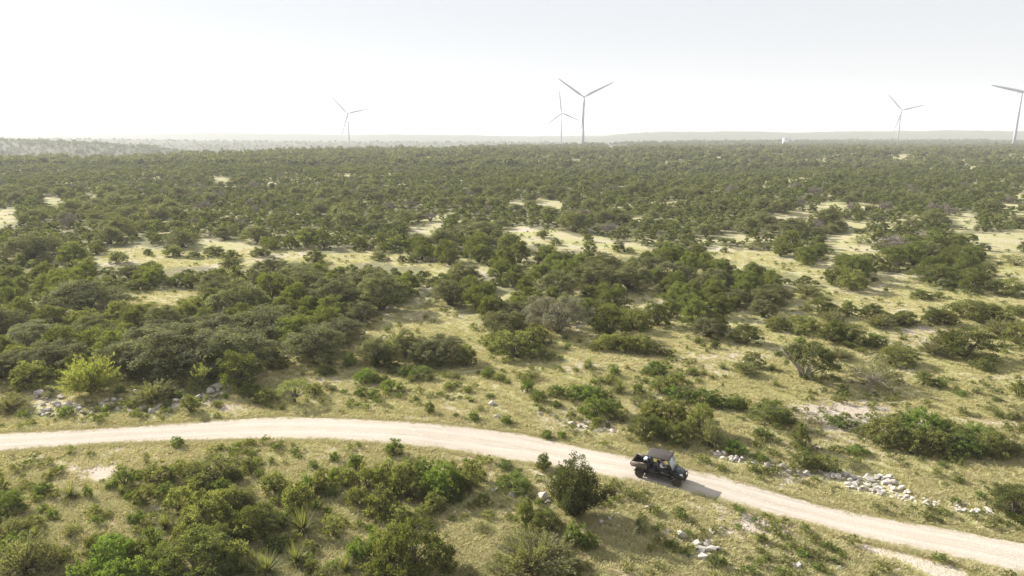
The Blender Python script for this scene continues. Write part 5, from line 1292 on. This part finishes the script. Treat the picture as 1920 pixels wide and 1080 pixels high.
LANDMARKS = [('the utility vehicle', 1240, 880), ('the tall roadside juniper', 1076, 925), ('the lime green feathery bush', 172, 715), ('the flat crowned acacia', 553, 745), ('the silvery grey oak', 1046, 605),
             ('the dark limby oak', 1508, 695), ('the wide pale mesquite', 1640, 705), ('the white stone pile', 1320, 1035), ('the long sandy clearing', 420, 482), ('the broad open meadow', 1680, 560),
             ('the small grassy gap', 300, 562), ('the bent clearing', 790, 600), ('the narrow sunlit clearing', 1080, 458), ('the gap near the oak', 1190, 572),
             ('the sloping clearing of dry grass', 1430, 490), ('the bare limestone patch', 200, 885), ('the outermost bend of the road', 480, 805), ('the lone bare grey tree', 1674, 470),
             ('the arching bush', 378, 715), ('the rubble row past the vehicle', 1640, 910), ('the bright dome bush', 962, 915), ('the winding sandy gap', 720, 487), ('the V bladed turbine', 1092, 330), ('the lone turbine', 652, 335),
             ('the turbine near the mast', 1690, 330), ('the dark juniper at the bottom edge', 768, 1040), ('the vase of the road edge grass', 1250, 700)]
LANDMARKS = LANDMARKS[:-1]
def noun(k, q):
    return {O: 'live oak', J: 'juniper', Sc: 'olive scrub bush', G: 'green shrub', B: 'bright green bush', W: 'pale wispy bush', T: 'spiky sotol', D: 'bare grey tree'}[k]
buckets = {}
for rec in REGISTER:
    o, k, q = rec
    u, v, t = project(np.array(q['p'])); v -= .45 * q['h'] * F / t
    best = min(LANDMARKS, key=lambda l: (l[1] - u) ** 2 + (1.7 * (l[2] - v)) ** 2)
    du, dv = u - best[1], 1.7 * (v - best[2])
    side = ('right of' if du > 0 else 'left of') if abs(du) > abs(dv) else ('beyond' if dv < 0 else 'in front of')
    buckets.setdefault((k, best[0], side), []).append((math.hypot(du, dv), o, q))
SZ = {O: (3.6, 5.6), J: (1.6, 3.2), Sc: (1.4, 2.6), G: (.9, 1.7), B: (.9, 1.8), W: (1.2, 2.5), T: (.9, 1.7), D: (3.0, 4.5)}
for (k, lm, side), L in buckets.items():
    L.sort(key=lambda r: r[0])
    for i, (d, o, q) in enumerate(L):
        s = SZ[k]; adj = 'small' if q['w'] < s[0] else ('large' if q['w'] > s[1] else 'medium')
        tall = q['h'] / q['w']; shp = ' low' if tall < .55 else (' upright' if tall > .95 else '')
        rank = 'nearest' if i == 0 else ordinal(i + 1) + ' nearest'
        o['label'] = '%s%s %s, %s %s %s' % (adj, shp, noun(k, q), rank, side, lm)
bb = {}
for o, bank, u, v, m, slab in BREG: bb.setdefault(bank, []).append((u, o, m, slab))
for bank, L in bb.items():
    L.sort(key=lambda r: r[0])
    for i, (u, o, m, slab) in enumerate(L):
        o['label'] = '%s %s, %s from the left %s' % ('large' if m > .55 else ('small' if m < .32 else 'medium'), 'flat limestone slab' if slab else 'pale limestone boulder', ordinal(i + 1), bank)
print('PLANTS', len(PLANTS), count, 'REST', len(REST), 'BOULDERS', len(BOULDERS), 'UTV K', K, 'minmax', GZ.min(), GZ.max(), 'ground verts', GX.size)
